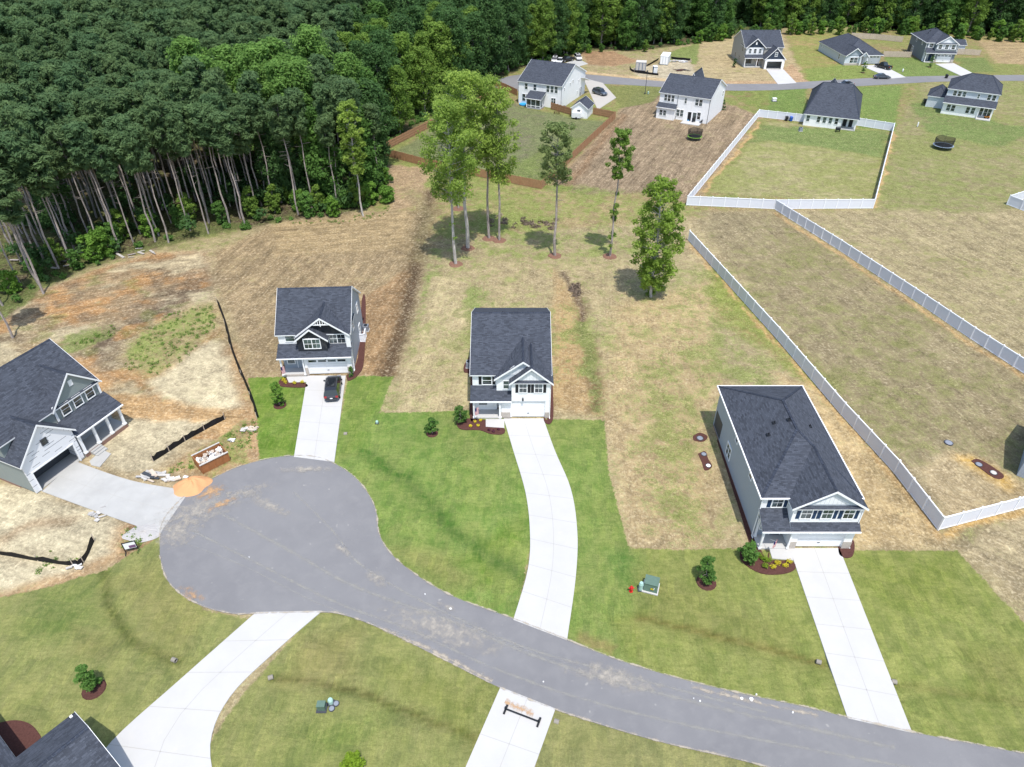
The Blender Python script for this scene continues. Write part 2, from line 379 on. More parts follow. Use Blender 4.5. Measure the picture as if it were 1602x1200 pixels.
P([(850, 300), (960, 185), (990, 148), (1050, 130), (1190, 180), (1085, 320), (1000, 300), (900, 310)], 2.5, (.225, .165, .125), (.12, .11, .06), .22, 1.1, 1.15)  # rowed brown lot
P([(1190, 172), (1130, 140), (1260, 140), (1230, 185)], 2, (.26, .2, .1), (.095, .16, .03), .8)
LN([(880, 300), (975, 180)], 1.2, (.19, .12, .08), .1)
P([(940, 134), (1050, 136), (1020, 160), (975, 168)], 1.5, None, (.085, .115, .03), .9)
P([(1095, 60), (1225, 50), (1260, 128), (1080, 126)], 2.5, (.35, .275, .18), (.19, .18, .075), .34, .5, .1)            # tan yard far
P([(1230, 50), (1330, 55), (1370, 95), (1410, 118), (1262, 128)], 2.5, (.35, .25, .13), (.13, .17, .04), .66, .3, .1)
P([(1240, 100), (1262, 128), (1236, 126), (1222, 108)], 1.2, (.38, .25, .17), None, .15)
P([(1260, 108), (1340, 100), (1400, 118), (1265, 127)], 1.2, None, (.085, .17, .028), .9)
P([(1380, 88), (1440, 90), (1520, 118), (1410, 122)], 1.2, None, (.05, .14, .025), 1.0)
P([(1495, 90), (1540, 90), (1560, 112), (1515, 114)], 1, None, (.05, .12, .03), 1.0)
P([(1530, 62), (1700, 66), (1700, 100), (1560, 100)], 2, (.33, .24, .15), None, .35, .8, .1)
P([(1205, 140), (1262, 138), (1258, 188), (1200, 180)], 1, None, (.05, .15, .025), .95)
P([(1345, 136), (1410, 134), (1400, 205), (1342, 200)], 1, None, (.055, .155, .025), .95)
P([(1425, 165), (1480, 150), (1570, 195), (1640, 200), (1560, 230), (1450, 205)], 2, None, (.06, .13, .03), .8)
P([(890, 85), (1090, 66), (1100, 130), (1000, 128), (920, 112)], 2, (.33, .26, .175), (.12, .16, .04), .46, .2, .2)       # far building plot
P([(1040, 85), (1092, 66), (1090, 100), (1040, 100)], 1.5, None, (.08, .15, .03), .9)
P([(985, 108), (1078, 92), (1090, 126), (1010, 126)], 1.5, (.40, .34, .28), None, .1)
LN([(918, 114), (1000, 122), (1130, 130)], 1.6, (.46, .33, .22), .05)
LN([(1130, 129), (1210, 129), (1244, 128)], 2.0, (.42, .28, .19), .08)
P([(905, 80), (960, 80), (1000, 96), (960, 104), (920, 100)], 1.5, (.28, .17, .11), None, .2)
P([(592, 245), (850, 298), (1080, 322), (1100, 340), (900, 380), (680, 380), (640, 330)], 4, (.33, .25, .15), (.10, .165, .03), .66, .3, 1.2)
P([(600, 258), (680, 262), (650, 320), (610, 330)], 2, (.30, .21, .145), None, .2)
P([(640, 380), (1080, 340), (1300, 640), (1420, 840), (980, 860), (940, 650), (600, 650)], 3, (.355, .285, .19), (.15, .175, .060), .47, .35, 1.5)
P([(680, 270), (1060, 300), (1040, 400), (900, 400), (700, 420)], 5, None, (.11, .17, .03), .62)
P([(1120, 420), (1300, 600), (1280, 610), (1100, 480)], 3, (.33, .27, .13), (.12, .17, .03), .72)
P([(960, 480), (1110, 440), (1130, 600), (1120, 860), (980, 860), (940, 650)], 4, (.40, .30, .19), None, .44)
P([(1340, 860), (1210, 580), (1260, 600), (1480, 850)], 3, (.42, .31, .19), None, .22)
P([(860, 640), (865, 420), (930, 520), (945, 655)], 2, (.37, .255, .15), (.10, .15, .035), .38)
LN([(905, 470), (925, 560), (930, 640)], 1.0, (.14, .105, .06), .75, (.09, .12, .04), .8, .12)
LN([(880, 425), (915, 500)], .5, (.11, .075, .06), .0, None, .9)
P([(700, 440), (760, 430), (770, 480), (700, 500)], 3, None, (.11, .17, .04), .62)
P([(1000, 560), (1100, 540), (1080, 700), (1120, 850), (1040, 850), (990, 700)], 5, None, (.12, .16, .04), .60)
P([(1130, 480), (1210, 540), (1200, 600), (1090, 600)], 5, None, (.12, .16, .04), .62)
P([(640, 385), (690, 390), (690, 480), (655, 520)], 2, None, (.10, .17, .035), .72)
# brown seeded yard behind the middle-left house, with its darker wheel-worn strip
P([(330, 395), (430, 350), (600, 330), (660, 330), (655, 420), (600, 592), (400, 592), (350, 480)], 2.2, (.265, .195, .13), (.16, .145, .06), .24, .8, 1.35)
P([(430, 350), (560, 335), (640, 330), (640, 390), (430, 400)], 3, (.32, .235, .15), None, .24, .8, .2)
P([(560, 470), (640, 420), (612, 588), (565, 588)], 1.2, (.26, .165, .10), None, .06, .7, 1.35)
LN([(672, 300), (655, 400), (635, 490), (605, 585)], 1.45, (.085, .056, .038), .03, None, 1.0, .28, warp=False)
LN([(640, 300), (668, 330), (660, 400)], 2.0, (.24, .2, .12), .5, (.12, .15, .04), .6)
P([(700, 640), (620, 645), (640, 560), (680, 430), (730, 440), (730, 640)], 2, (.37, .30, .20), (.16, .17, .07), .36, .6, 1.45)
# raw building plot on the left
P([(-200, 560), (60, 455), (230, 395), (330, 390), (345, 480), (410, 700), (330, 770), (255, 830), (180, 900), (-200, 960)], 1.6, (.34, .265, .185), (.12, .16, .04), .24, .5, 2.6)
P([(40, 460), (230, 398), (328, 395), (318, 462), (200, 500), (60, 520)], 1.8, (.265, .185, .125), None, .12, .9, .35)
LN([(60, 470), (150, 425), (240, 400), (300, 398)], 1.1, (.33, .165, .08), .0, None, .5)
LN([(110, 455), (200, 435), (300, 430)], 1.6, (.34, .26, .18), .0, None, .5)
LN([(320, 440), (250, 480), (170, 530), (130, 570)], 2.4, (.135, .10, .08), .03, None, 1.0, .15)
rp = vnoise(GX, GY, 5, 41); rq = vnoise(GX, GY, 3.2, 57); plot = np.clip(inpoly_sd(GX, GY, GP([(-200, 560), (60, 455), (230, 395), (330, 390), (345, 480), (410, 700), (330, 770), (255, 830), (180, 900), (-200, 960)]))/2, 0, 1)
for fld, lo, col_, am in ((rp, .53, (.34, .185, .09), .85), (rq, .58, (.15, .11, .085), .7), (1-rp, .60, (.42, .355, .27), .7), (1-rq, .62, (.14, .17, .05), .45)):
    k_ = (np.clip((fld-lo)*14, 0, 1)*plot*am*(GY > 62))[..., None]; soil[:] = soil*(1-k_)+np.array(col_)*k_
P([(0, 505), (60, 460), (20, 455), (-60, 480)], 1.5, (.12, .09, .06), (.06, .11, .025), .6)
P([(190, 560), (215, 520), (270, 490), (330, 470), (345, 500), (335, 520), (290, 560), (240, 590), (205, 580)], 3.5, (.34, .27, .16), (.14, .20, .045), .68)
P([(80, 545), (130, 515), (175, 505), (180, 525), (120, 550), (90, 555)], 1.2, None, (.10, .15, .04), .7)
P([(230, 600), (290, 560), (340, 530), (362, 560), (385, 640), (330, 645), (260, 640)], 1.8, (.46, .39, .30), None, .16, .3)
P([(160, 610), (270, 630), (400, 640), (405, 690), (280, 670), (170, 650)], 1.4, (.40, .255, .145), None, .14, .9, 3.0)
LN([(120, 570), (140, 590), (160, 600)], 1.4, (.44, .26, .14), .0)
P([(160, 655), (300, 660), (330, 655), (240, 735), (190, 740), (145, 720)], 1.2, (.43, .365, .285), None, .10, .4)
P([(255, 735), (400, 650), (405, 715), (330, 760), (290, 745)], 1.0, (.35, .24, .15), (.13, .17, .04), .50, .8, .6)
LN([(362, 545), (385, 600), (400, 660), (405, 715)], 1.0, (.37, .23, .14), .2, None, .7)
P([(-200, 760), (60, 765), (190, 815), (175, 870), (100, 905), (-200, 960)], 1.2, (.475, .41, .325), None, .08, .5, 2.8)
P([(60, 850), (140, 880), (60, 915), (-100, 930), (-100, 870)], 1.2, None, (.13, .15, .04), .22)
LN([(0, 845), (60, 822), (110, 818)], .9, (.28, .19, .13), .05, None, .7)
LN([(185, 820), (180, 870), (90, 912), (-50, 945)], .8, (.37, .24, .15), .3, None, .8)
P([(192, 815), (215, 795), (250, 828), (250, 845), (205, 870), (180, 880)], .8, (.28, .17, .11), (.09, .14, .03), .45)
P([(1435, 735), (1490, 700), (1602, 760), (1602, 800), (1480, 810)], 2, (.36, .28, .19), None, .25)
P([(1340, 862), (1500, 862), (1602, 800), (1700, 800), (1700, 1010), (1500, 862)], 1.5, (.31, .25, .175), (.16, .14, .07), .32, .7, 2.4)
LN([(1480, 832), (1602, 800)], .5, (.42, .27, .12), .1)
LN([(1510, 718), (1572, 752)], 1.0, (.50, .31, .10), .0, None, .95)
for a in ([(1080, 385), (1216, 536), (1317, 655), (1400, 747), (1466, 836)], [(1212, 333), (1313, 398), (1427, 473), (1519, 536), (1640, 615)], [(1100, 300), (1190, 190)], [(1368, 325), (1396, 207)]):
    LN(a, .45, (.44, .28, .14), .12, None, .75)
# forest floor
FOREST_EDGE = [(-400, 600), (-40, 500), (30, 478), (70, 448), (120, 425), (200, 398), (260, 384), (320, 370), (385, 357), (440, 346), (500, 340), (560, 330), (612, 300), (606, 262), (592, 236), (660, 192), (735, 148), (778, 122), (812, 108), (880, 90), (930, 78), (1000, 80), (1085, 68), (1143, 56), (1225, 44), (1330, 42), (1420, 50), (1520, 56), (1602, 60), (1800, 62), (2200, 60)]
FW = GP(FOREST_EDGE); FP = FW+[(700, 420), (700, 900), (-900, 900), (-900, FW[0][1])]
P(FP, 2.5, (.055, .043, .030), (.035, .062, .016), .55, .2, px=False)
# lawns: crisp edges through a signed-distance attribute
LC = np.zeros_like(soil); LC[:] = (.115, .185, .032)
def LAWN(poly, col, crisp=True):
    sd = inpoly_sd(GX+(n3-.5)*.25, GY+(n3-.5)*.25, GP(poly)); m_ = sd > np.maximum(lawn, -1.2); 
    LC[m_] = np.array(col); lawn[:] = np.maximum(lawn, sd)
FRESH = (.158, .208, .062); SOD = (.192, .212, .070); OLD = (.202, .208, .088); MID = (.105, .185, .03)
LAWN([(386, 591), (470, 588), (482, 600), (465, 718), (405, 722), (402, 650)], (.115, .19, .032))
LAWN([(545, 589), (617, 586), (592, 646), (736, 642), (795, 655), (815, 720), (835, 830), (806, 972), (680, 925), (600, 860), (575, 770), (520, 725)], FRESH)
LAWN([(850, 655), (945, 657), (953, 740), (984, 856), (1003, 1048), (880, 1006), (895, 900), (885, 790)], FRESH)
LAWN([(980, 856), (1050, 860), (1165, 858), (1240, 864), (1332, 1130), (1150, 1090), (1000, 1046)], SOD)
LAWN([(1310, 861), (1498, 861), (1602, 975), (1760, 1140), (1700, 1210), (1425, 1152)], SOD)
LAWN([(-260, 990), (0, 935), (92, 914), (168, 886), (205, 866), (255, 835), (262, 900), (320, 955), (410, 970), (160, 1175), (60, 1260), (-300, 1320)], OLD)
LAWN([(495, 955), (560, 960), (790, 1078), (715, 1230), (600, 1330), (300, 1330), (328, 1160), (385, 1080)], (.200, .205, .085))
LAWN([(862, 1104), (1000, 1148), (1260, 1212), (1200, 1330), (800, 1330)], (.215, .205, .10))
# tonal life inside the lawns
tmp = n1*.55+n2*.45
LC *= (1+((tmp-.5)*.45))[..., None]
def LT(poly, f, col, amt):
    sd = inpoly_sd(WX, WY, GP(poly)); w_ = np.clip(sd/f+.5, 0, 1)[..., None]*amt; LC[:] = LC*(1-w_)+np.array(col)*w_
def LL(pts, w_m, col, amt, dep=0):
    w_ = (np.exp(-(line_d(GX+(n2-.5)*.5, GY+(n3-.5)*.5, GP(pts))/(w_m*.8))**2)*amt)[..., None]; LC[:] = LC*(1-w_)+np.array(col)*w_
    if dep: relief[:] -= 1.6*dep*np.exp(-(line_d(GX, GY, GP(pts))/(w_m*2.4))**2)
LT([(600, 650), (740, 648), (790, 700), (700, 740), (600, 720)], 3, (.10, .16, .045), .35)
LC[:] = LC*(1-(np.clip((n1-.5)*5, 0, 1)*.55*(LC[..., 0] < .17)*(LC[..., 0] > .12))[..., None])+np.array((.105, .205, .045))*(np.clip((n1-.5)*5, 0, 1)*.55*(LC[..., 0] < .17)*(LC[..., 0] > .12))[..., None]
LT([(545, 590), (610, 590), (560, 700), (530, 715)], 2, (.12, .175, .035), .6)
LT([(615, 860), (700, 860), (760, 920), (700, 925)], 2, (.22, .19, .08), .55)
LT([(720, 870), (820, 800), (820, 900), (780, 930)], 2, (.14, .20, .03), .5)
LL([(570, 705), (640, 750), (700, 820), (760, 865), (822, 897)], 1.2, (.045, .11, .022), .9, .18)  # swale line: soft shadow painted into the turf colour, over real relief
LT([(955, 960), (1010, 960), (1015, 1035), (985, 1030)], 1, (.20, .21, .06), .6)
LT([(905, 990), (970, 1010), (960, 1030), (900, 1005)], .5, (.24, .16, .09), .7)
LT([(950, 860), (1000, 870), (1010, 950), (960, 900)], 1.5, (.05, .15, .03), .6)
LT([(992, 900), (1150, 950), (1240, 990), (1240, 1040), (1000, 970)], 2.2, (.165, .165, .06), .7)
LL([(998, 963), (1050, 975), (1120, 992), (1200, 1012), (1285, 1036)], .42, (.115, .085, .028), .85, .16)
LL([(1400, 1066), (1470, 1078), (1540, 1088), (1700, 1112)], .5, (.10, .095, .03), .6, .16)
LT([(1330, 870), (1490, 868), (1520, 960), (1400, 960)], 3, (.15, .175, .04), .6)
LT([(1500, 1000), (1602, 1010), (1602, 1080), (1520, 1070)], 2, (.15, .14, .05), .5)
LT([(60, 930), (160, 895), (130, 1000), (20, 1010)], 3, (.085, .135, .035), .6)
LT([(175, 900), (245, 870), (330, 960), (290, 1020), (230, 1000)], 2, (.20, .175, .075), .55)
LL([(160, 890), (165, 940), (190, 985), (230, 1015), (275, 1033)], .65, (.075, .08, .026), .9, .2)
LT([(100, 980), (180, 1000), (170, 1030), (110, 1020)], 1.5, (.20, .16, .08), .4)
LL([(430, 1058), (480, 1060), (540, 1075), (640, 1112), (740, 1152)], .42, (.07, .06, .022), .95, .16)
LT([(470, 1000), (560, 980), (560, 1060), (440, 1060)], 2, (.21, .17, .085), .6)
LT([(600, 1040), (780, 1080), (740, 1160), (620, 1090)], 3, (.16, .175, .04), .5)
LT([(460, 1130), (600, 1120), (560, 1200), (450, 1200)], 3, (.105, .165, .035), .5)
LT([(880, 1120), (1000, 1150), (980, 1200), (850, 1200)], 2, (.20, .19, .085), .5)
# overall variation of the seeded ground
soil *= (.80+.42*n1)[..., None]; soil *= (.86+.28*n3)[..., None]
cover = np.clip(cover+(n1-.5)*.55+(n2-.5)*.35, 0, 1.1)
grass *= (.8+.4*n2)[..., None]
# ground shape: swales, small hummocks, nothing under the roads and houses
GZ = relief+(n3-.5)*.05*(lawn < 0)-.03
soil *= np.array((.95, .97, .82)); grass *= np.array((.98, 1.0, .85)); LC *= np.array((.98, 1.0, .90))
nx, ny = GX.shape
gv = np.stack([GX, GY, GZ], -1).reshape(-1, 3); ii = np.arange(nx*ny).reshape(nx, ny)
gf = np.stack([ii[:-1, :-1], ii[1:, :-1], ii[1:, 1:], ii[:-1, 1:]], -1).reshape(-1, 4)
def groundmat():
    m, nt, b = newmat('soil_and_grass', .95, .05); p = pos(nt)
    A = lambda n: N(nt, 'Attribute', attribute_name=n)
    soil_, grass_, lawn_ = A('soil').outputs['Color'], A('grass').outputs['Color'], A('lawncol').outputs['Color']
    cov, lsd, stk = A('cover').outputs['Fac'], A('lawn_sd').outputs['Fac'], A('streak').outputs['Fac']
    row = A('row').outputs['Vector']
    n1 = noise(nt, p, .42, 8, .72, .5); n2 = noise(nt, p, 2.6, 6, .7, .3); nf = noise(nt, p, 11, 4, .7)
    rs = noise(nt, mapv(nt, row, (3.2, .22, 1)), 1.0, 6, .7, .6); rs2 = noise(nt, mapv(nt, row, (.9, .05, 1)), 1.0, 4, .6, .4)
    rw = math_(nt, 'ADD', math_(nt, 'MULTIPLY', rs, .5), math_(nt, 'MULTIPLY', rs2, .5))
    # straw and bare soil
    s = mixc(nt, ramp(nt, n1, .34, .64), mixc(nt, .36, soil_, (.05, .03, .02)), soil_)
    s = mixc(nt, math_(nt, 'MULTIPLY', ramp(nt, n2, .46, .68), .7), s, mixc(nt, .36, soil_, (.78, .67, .47)))
    s = mixc(nt, math_(nt, 'MULTIPLY', ramp(nt, nf, .5, .3), .5), s, mixc(nt, .5, soil_, (.05, .035, .02)))
    rf = math_(nt, 'MULTIPLY', math_(nt, 'SUBTRACT', rw, .5), math_(nt, 'MULTIPLY', stk, 3.0))
    hsv = N(nt, 'HueSaturation'); nt.links.new(s, hsv.inputs['Color']); nt.links.new(math_(nt, 'ADD', 1.0, rf), hsv.inputs['Value']); s = hsv.outputs[0]
    # grass cover in tufts
    g = mixc(nt, ramp(nt, nf, .36, .62), mixc(nt, .35, grass_, (.02, .04, .01)), mixc(nt, .30, grass_, (.36, .36, .14)))
    g = mixc(nt, math_(nt, 'MULTIPLY', ramp(nt, n2, .50, .66), .45), g, mixc(nt, .5, soil_, (.42, .38, .20)))
    f = math_(nt, 'ADD', math_(nt, 'MULTIPLY', n1, .50), math_(nt, 'MULTIPLY', n2, .38)); f = math_(nt, 'ADD', f, math_(nt, 'MULTIPLY', rw, .12))
    f = math_(nt, 'ADD', f, math_(nt, 'MULTIPLY', math_(nt, 'SUBTRACT', cov, .5), .34))
    fac = math_(nt, 'MULTIPLY', ramp(nt, f, .46, .58), .85); c = mixc(nt, fac, s, g)
    # laid turf
    l1 = noise(nt, p, .5, 9, .74, .5); l2 = noise(nt, mapv(nt, p, (3.2, .7, 1), (0, 0, .5)), 1.0, 6, .72, .4); l3 = noise(nt, mapv(nt, p, (.8, 3.4, 1), (0, 0, .2)), 1.0, 6, .7, .3)
    l = mixc(nt, ramp(nt, l1, .36, .62), mixc(nt, .22, lawn_, (.02, .07, .01)), mixc(nt, .22, lawn_, (.40, .36, .16)))
    l = mixc(nt, math_(nt, 'MULTIPLY', ramp(nt, l2, .46, .66), .42), l, mixc(nt, .40, lawn_, (.40, .40, .13)))
    l = mixc(nt, math_(nt, 'MULTIPLY', ramp(nt, l3, .54, .38), .40), l, mixc(nt, .40, lawn_, (.02, .06, .01)))
    l = mixc(nt, math_(nt, 'MULTIPLY', ramp(nt, nf, .36, .62), .35), l, mixc(nt, .5, lawn_, (.04, .08, .015)))
    bk = N(nt, 'TexBrick'); nt.links.new(mapv(nt, p, (1, 1, 1), (0, 0, .12)), bk.inputs[0]); bk.inputs['Scale'].default_value = 1; bk.inputs['Brick Width'].default_value = .62; bk.inputs['Row Height'].default_value = 1.9; bk.inputs['Mortar Size'].default_value = .012
    bk.inputs['Color1'].default_value = (.86, .86, .86, 1); bk.inputs['Color2'].default_value = (1.12, 1.1, 1.0, 1); bk.inputs['Mortar'].default_value = (.9, .9, .85, 1)
    l = mixc(nt, .75, l, bk.outputs[0], 'MULTIPLY')
    ed = ramp(nt, math_(nt, 'ADD', lsd, math_(nt, 'MULTIPLY', math_(nt, 'SUBTRACT', n2, .5), 1.1)), -.10, .10)
    c = mixc(nt, ed, c, l)
    hf = noise(nt, p, 3.2, 7, .82, .6); hf2 = noise(nt, mapv(nt, p, (5.5, 1.6, 1), (0, 0, .7)), 1.0, 6, .8, .5)
    hv = math_(nt, 'ADD', math_(nt, 'MULTIPLY', math_(nt, 'SUBTRACT', hf, .5), math_(nt, 'SUBTRACT', 1.9, math_(nt, 'MULTIPLY', ed, .75))), math_(nt, 'MULTIPLY', math_(nt, 'SUBTRACT', hf2, .5), math_(nt, 'SUBTRACT', .8, math_(nt, 'MULTIPLY', ed, .1))))
    hv = math_(nt, 'MULTIPLY', hv, math_(nt, 'ADD', .45, math_(nt, 'MULTIPLY', ramp(nt, noise(nt, p, .23, 4), .38, .62), .75))); hv = math_(nt, 'ADD', hv, math_(nt, 'MULTIPLY', math_(nt, 'SUBTRACT', noise(nt, p, .75, 5, .65, .8), .5), math_(nt, 'SUBTRACT', 1.3, ed)))
    h3 = N(nt, 'HueSaturation'); nt.links.new(c, h3.inputs['Color']); nt.links.new(math_(nt, 'ADD', 1.0, hv), h3.inputs['Value']); c = h3.outputs[0]
    nt.links.new(c, b.inputs['Base Color'])
    bump(nt, b, math_(nt, 'ADD', n2, math_(nt, 'MULTIPLY', nf, .6)), .6, .16); return m
M['ground'] = groundmat()
go = npmesh('ground', gv, gf, 'ground', smooth=True); tag(go, kind='structure'); me = go.data
def attr(n, arr, t):
    a = me.attributes.new(n, t, 'POINT')
    if t == 'FLOAT': a.data.foreach_set('value', arr.astype(np.float32).ravel())
    elif t == 'FLOAT_VECTOR': a.data.foreach_set('vector', arr.astype(np.float32).ravel())
    else: a.data.foreach_set('color', np.concatenate([arr, np.ones(arr.shape[:-1]+(1,))], -1).astype(np.float32).ravel())
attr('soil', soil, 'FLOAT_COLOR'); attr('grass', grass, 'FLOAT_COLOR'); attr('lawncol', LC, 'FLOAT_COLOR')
attr('cover', cover, 'FLOAT'); attr('lawn_sd', np.clip(lawn, -3, 3), 'FLOAT'); attr('streak', streak, 'FLOAT')
attr('row', np.stack([GX*np.sin(ang)-GY*np.cos(ang), GX*np.cos(ang)+GY*np.sin(ang), 0*GX], -1), 'FLOAT_VECTOR')
mb = MB(); mb.face([(-3000, -1500, -1.2), (3000, -1500, -1.2), (3000, 5000, -1.2), (-3000, 5000, -1.2)])
tag(mb.build('terrain', plain('far_terrain', (.10, .12, .05), .95, .05)), kind='structure')

# ------------------------------------------------ road, cul-de-sac, driveways
def arcpts(pl, k=5): return [(p.x, p.y) for p in smoothline(GP(pl), k)]
road_top = [(250, 850), (252, 825), (262, 805), (280, 785), (300, 768), (340, 745), (380, 728), (430, 716), (470, 713), (505, 718), (540, 735), (565, 757), (583, 785), (590, 808), (592, 830), (600, 850), (618, 873), (645, 895), (680, 918), (720, 938), (803, 968), (887, 1001), (960, 1030), (1050, 1058), (1150, 1083), (1250, 1104), (1325, 1122), (1425, 1145), (1530, 1165), (1640, 1186), (1900, 1232)]
road_bot = [(1900, 1345), (1640, 1285), (1400, 1243), (1250, 1212), (1140, 1185), (1050, 1165), (960, 1140), (868, 1110), (780, 1075), (700, 1035), (620, 995), (575, 975), (540, 963), (505, 958), (400, 960), (370, 961), (330, 953), (295, 938), (272, 920), (258, 900), (250, 870)]
rt = arcpts(road_top); rb = arcpts(road_bot)
road = slab('road', rt+rb, .02, .2, 'asphalt'); tag(road, kind='structure')
for i, (pl, w_, mt) in enumerate([([(300, 830), (400, 880), (520, 940), (640, 985), (760, 1040), (900, 1090), (1100, 1140), (1500, 1215)], .5, 'track'),
        ([(340, 800), (450, 860), (560, 920), (700, 970), (860, 1035), (1050, 1090), (1400, 1170)], .7, 'track'),
        ([(460, 770), (520, 830), (560, 880), (640, 930), (800, 1005), (950, 1050), (1200, 1115)], .45, 'track'),
        ([(290, 850), (380, 885), (500, 945), (650, 1000)], .18, 'track'),
        ([(430, 1000), (500, 962)], .01, 'track'),
        ([(600, 985), (680, 1020), (770, 1066)], 1.0, 'edge_dust'), ([(1080, 1075), (1180, 1098), (1280, 1120)], .9, 'edge_dust')]):
    if w_ > .05: ribbon_obj('sand_stain' if mt != 'track' else 'tyre_track', GP(pl), w_, .024+.004*i, mt, road)
for i, (px, py, rx, ry, rz, mt) in enumerate([(310, 800, 6.5, 3.4, .5, 'dust'), (280, 832, 3.2, 3.4, .3, 'dust'), (385, 770, 4.5, 1.2, .35, 'dust'), (330, 770, 2.2, 1.5, .6, 'orange_dust'), (345, 790, 2.6, .8, .6, 'orange_dust'), (420, 790, 5, 1.0, -.5, 'dust'),
        (590, 905, 2.2, 1.0, -.7, 'dust'), (535, 860, 2.5, .5, -.8, 'dust'), (700, 950, 1.6, .5, -.4, 'dust'), (690, 985, 9, 2.2, -.35, 'dust'), (960, 1060, 6, 1.6, -.25, 'dust'), (300, 930, 2, .8, -.5, 'orange_dust'), (480, 735, 5, .8, .0, 'dust')]):
    patch('sand_stain', px, py, rx, ry, rz, .03+.004*(i+8), mt, road)
# sandy verge along the kerbless edges
for nm, e in (('upper', rt), ('lower', rb)):
    L = ribbon([(p[0], p[1]) for p in e], .42, 0); v = []; f = []
    ribbon_obj('road_verge', e[::2]+[e[-1]], .42, .10 if nm == 'upper' else .104, 'edge_dust', road)
for px, py, s_ in ((1175, 1094, .26), (1160, 1093, .18), (1095, 1097, .1), (1183, 1087, .1), (1240, 1115, .1), (1085, 1093, .06), (665, 930, .08), (705, 953, .16), (850, 1067, .08), (390, 872, .06)):
    x, y = G(px, py); mb = MB(); mb.hexa([(x+s_*math.cos(a)*random.uniform(.6, 1), y+s_*math.sin(a)*random.uniform(.5, .9), .012) for a in np.arange(0, 6.2, .8)],
        [(x+s_*.6*math.cos(a), y+s_*.45*math.sin(a), .12) for a in np.arange(0, 6.2, .8)]); mb.build('paint_mark', 'trim', road)
far_up = [(770, 128), (790, 121), (812, 117), (860, 114), (918, 116.5), (964, 120.6), (1042, 127.6), (1128, 131), (1210, 131), (1244, 129), (1310, 125), (1370, 121.6), (1414, 120), (1492, 118.4), (1602, 117.3), (1900, 116.5)]
far_dn = [(1900, 126), (1602, 126.4), (1476, 127.6), (1348, 134.5), (1263, 138.6), (1210, 141), (1132, 141.5), (1032, 136), (964, 132), (920, 132), (860, 138), (815, 142), (785, 140), (770, 133)]
fr = slab('road', arcpts(far_up, 4)+arcpts(far_dn, 4), .02, .2, 'asphalt'); tag(fr, kind='structure')
def drive(name, left, right, mat='concrete', joints=None, jl=None):
    """outline from two sides listed house to street"""
    Lp = GP(left) if len(left) < 3 else arcpts(left, 5); Rp = GP(right) if len(right) < 3 else arcpts(right, 5)
    def at(pl, t):
        seg = [math.dist(a, b) for a, b in zip(pl[:-1], pl[1:])]; s_ = t*sum(seg)
        for k, q in enumerate(seg):
            if s_ <= q or k == len(seg)-1: return (pl[k][0]+(pl[k+1][0]-pl[k][0])*min(1, s_/q), pl[k][1]+(pl[k+1][1]-pl[k][1])*min(1, s_/q))
            s_ -= q
    j = []
    for t in (joints or []): j.append((at(Lp, t), at(Rp, t)))
    if jl:
        mid = [tuple((a+b)/2 for a, b in zip(at(Lp, t), at(Rp, t))) for t in np.linspace(0, 1, jl+1)]
        j += list(zip(mid[:-1], mid[1:]))
    o = slab(name, Lp+Rp[::-1], .05, .2, mat, None, j); return tag(o, kind='structure')
J = lambda n: [i/n for i in range(1, n)]
drive('driveway', [(481, 588), (460, 715)], [(541, 588), (523, 723)], joints=J(5), jl=4)
drive('driveway', [(788, 655), (803, 705), (822, 770), (829, 830), (826, 890), (803, 970)], [(850, 655), (868, 705), (893, 765), (903, 830), (901, 900), (887, 1002)], joints=J(9), jl=16)
drive('driveway', [(1235, 858), (1326, 1124)], [(1313, 858), (1427, 1147)], joints=J(6), jl=6)
drive('driveway', [(118, 722), (205, 752), (297, 768)], [(66, 769), (150, 800), (250, 836)], 'raw_concrete', joints=[.25, .5, .75], jl=5)
drive('driveway', [(120, 1240), (175, 1160), (280, 1065), (401, 958)], [(345, 1260), (329, 1165), (360, 1090), (430, 1020), (504, 956)], joints=J(5), jl=8)
drive('driveway', [(722, 1215), (783, 1075)], [(820, 1245), (869, 1109)], joints=[.45], jl=3)
drive('driveway', [(1198, 108), (1217, 132)], [(1226, 109), (1246, 130)]); drive('driveway', [(1347, 103), (1395, 123)], [(1379, 101), (1417, 121)])
drive('driveway', [(1463, 100), (1506, 120)], [(1492, 99), (1530, 119)]); drive('driveway', [(912, 122), (935, 172)], [(943, 130), (964, 153)], 'old_concrete')
tag(slab('path', GP([(760, 656), (789, 656), (789, 670), (760, 668)]), .055, .1, 'concrete'), kind='structure')
tag(slab('path', GP([(1203, 858), (1236, 858), (1241, 877), (1208, 874)]), .055, .1, 'concrete'), kind='structure')
tag(slab('path', GP([(448, 590), (482, 589), (480, 598), (452, 599)]), .055, .1, 'concrete'), kind='structure')
tag(slab('path', GP([(140, 722), (160, 704), (174, 710), (156, 731), (143, 728)]), .055, .1, 'raw_concrete'), kind='structure')
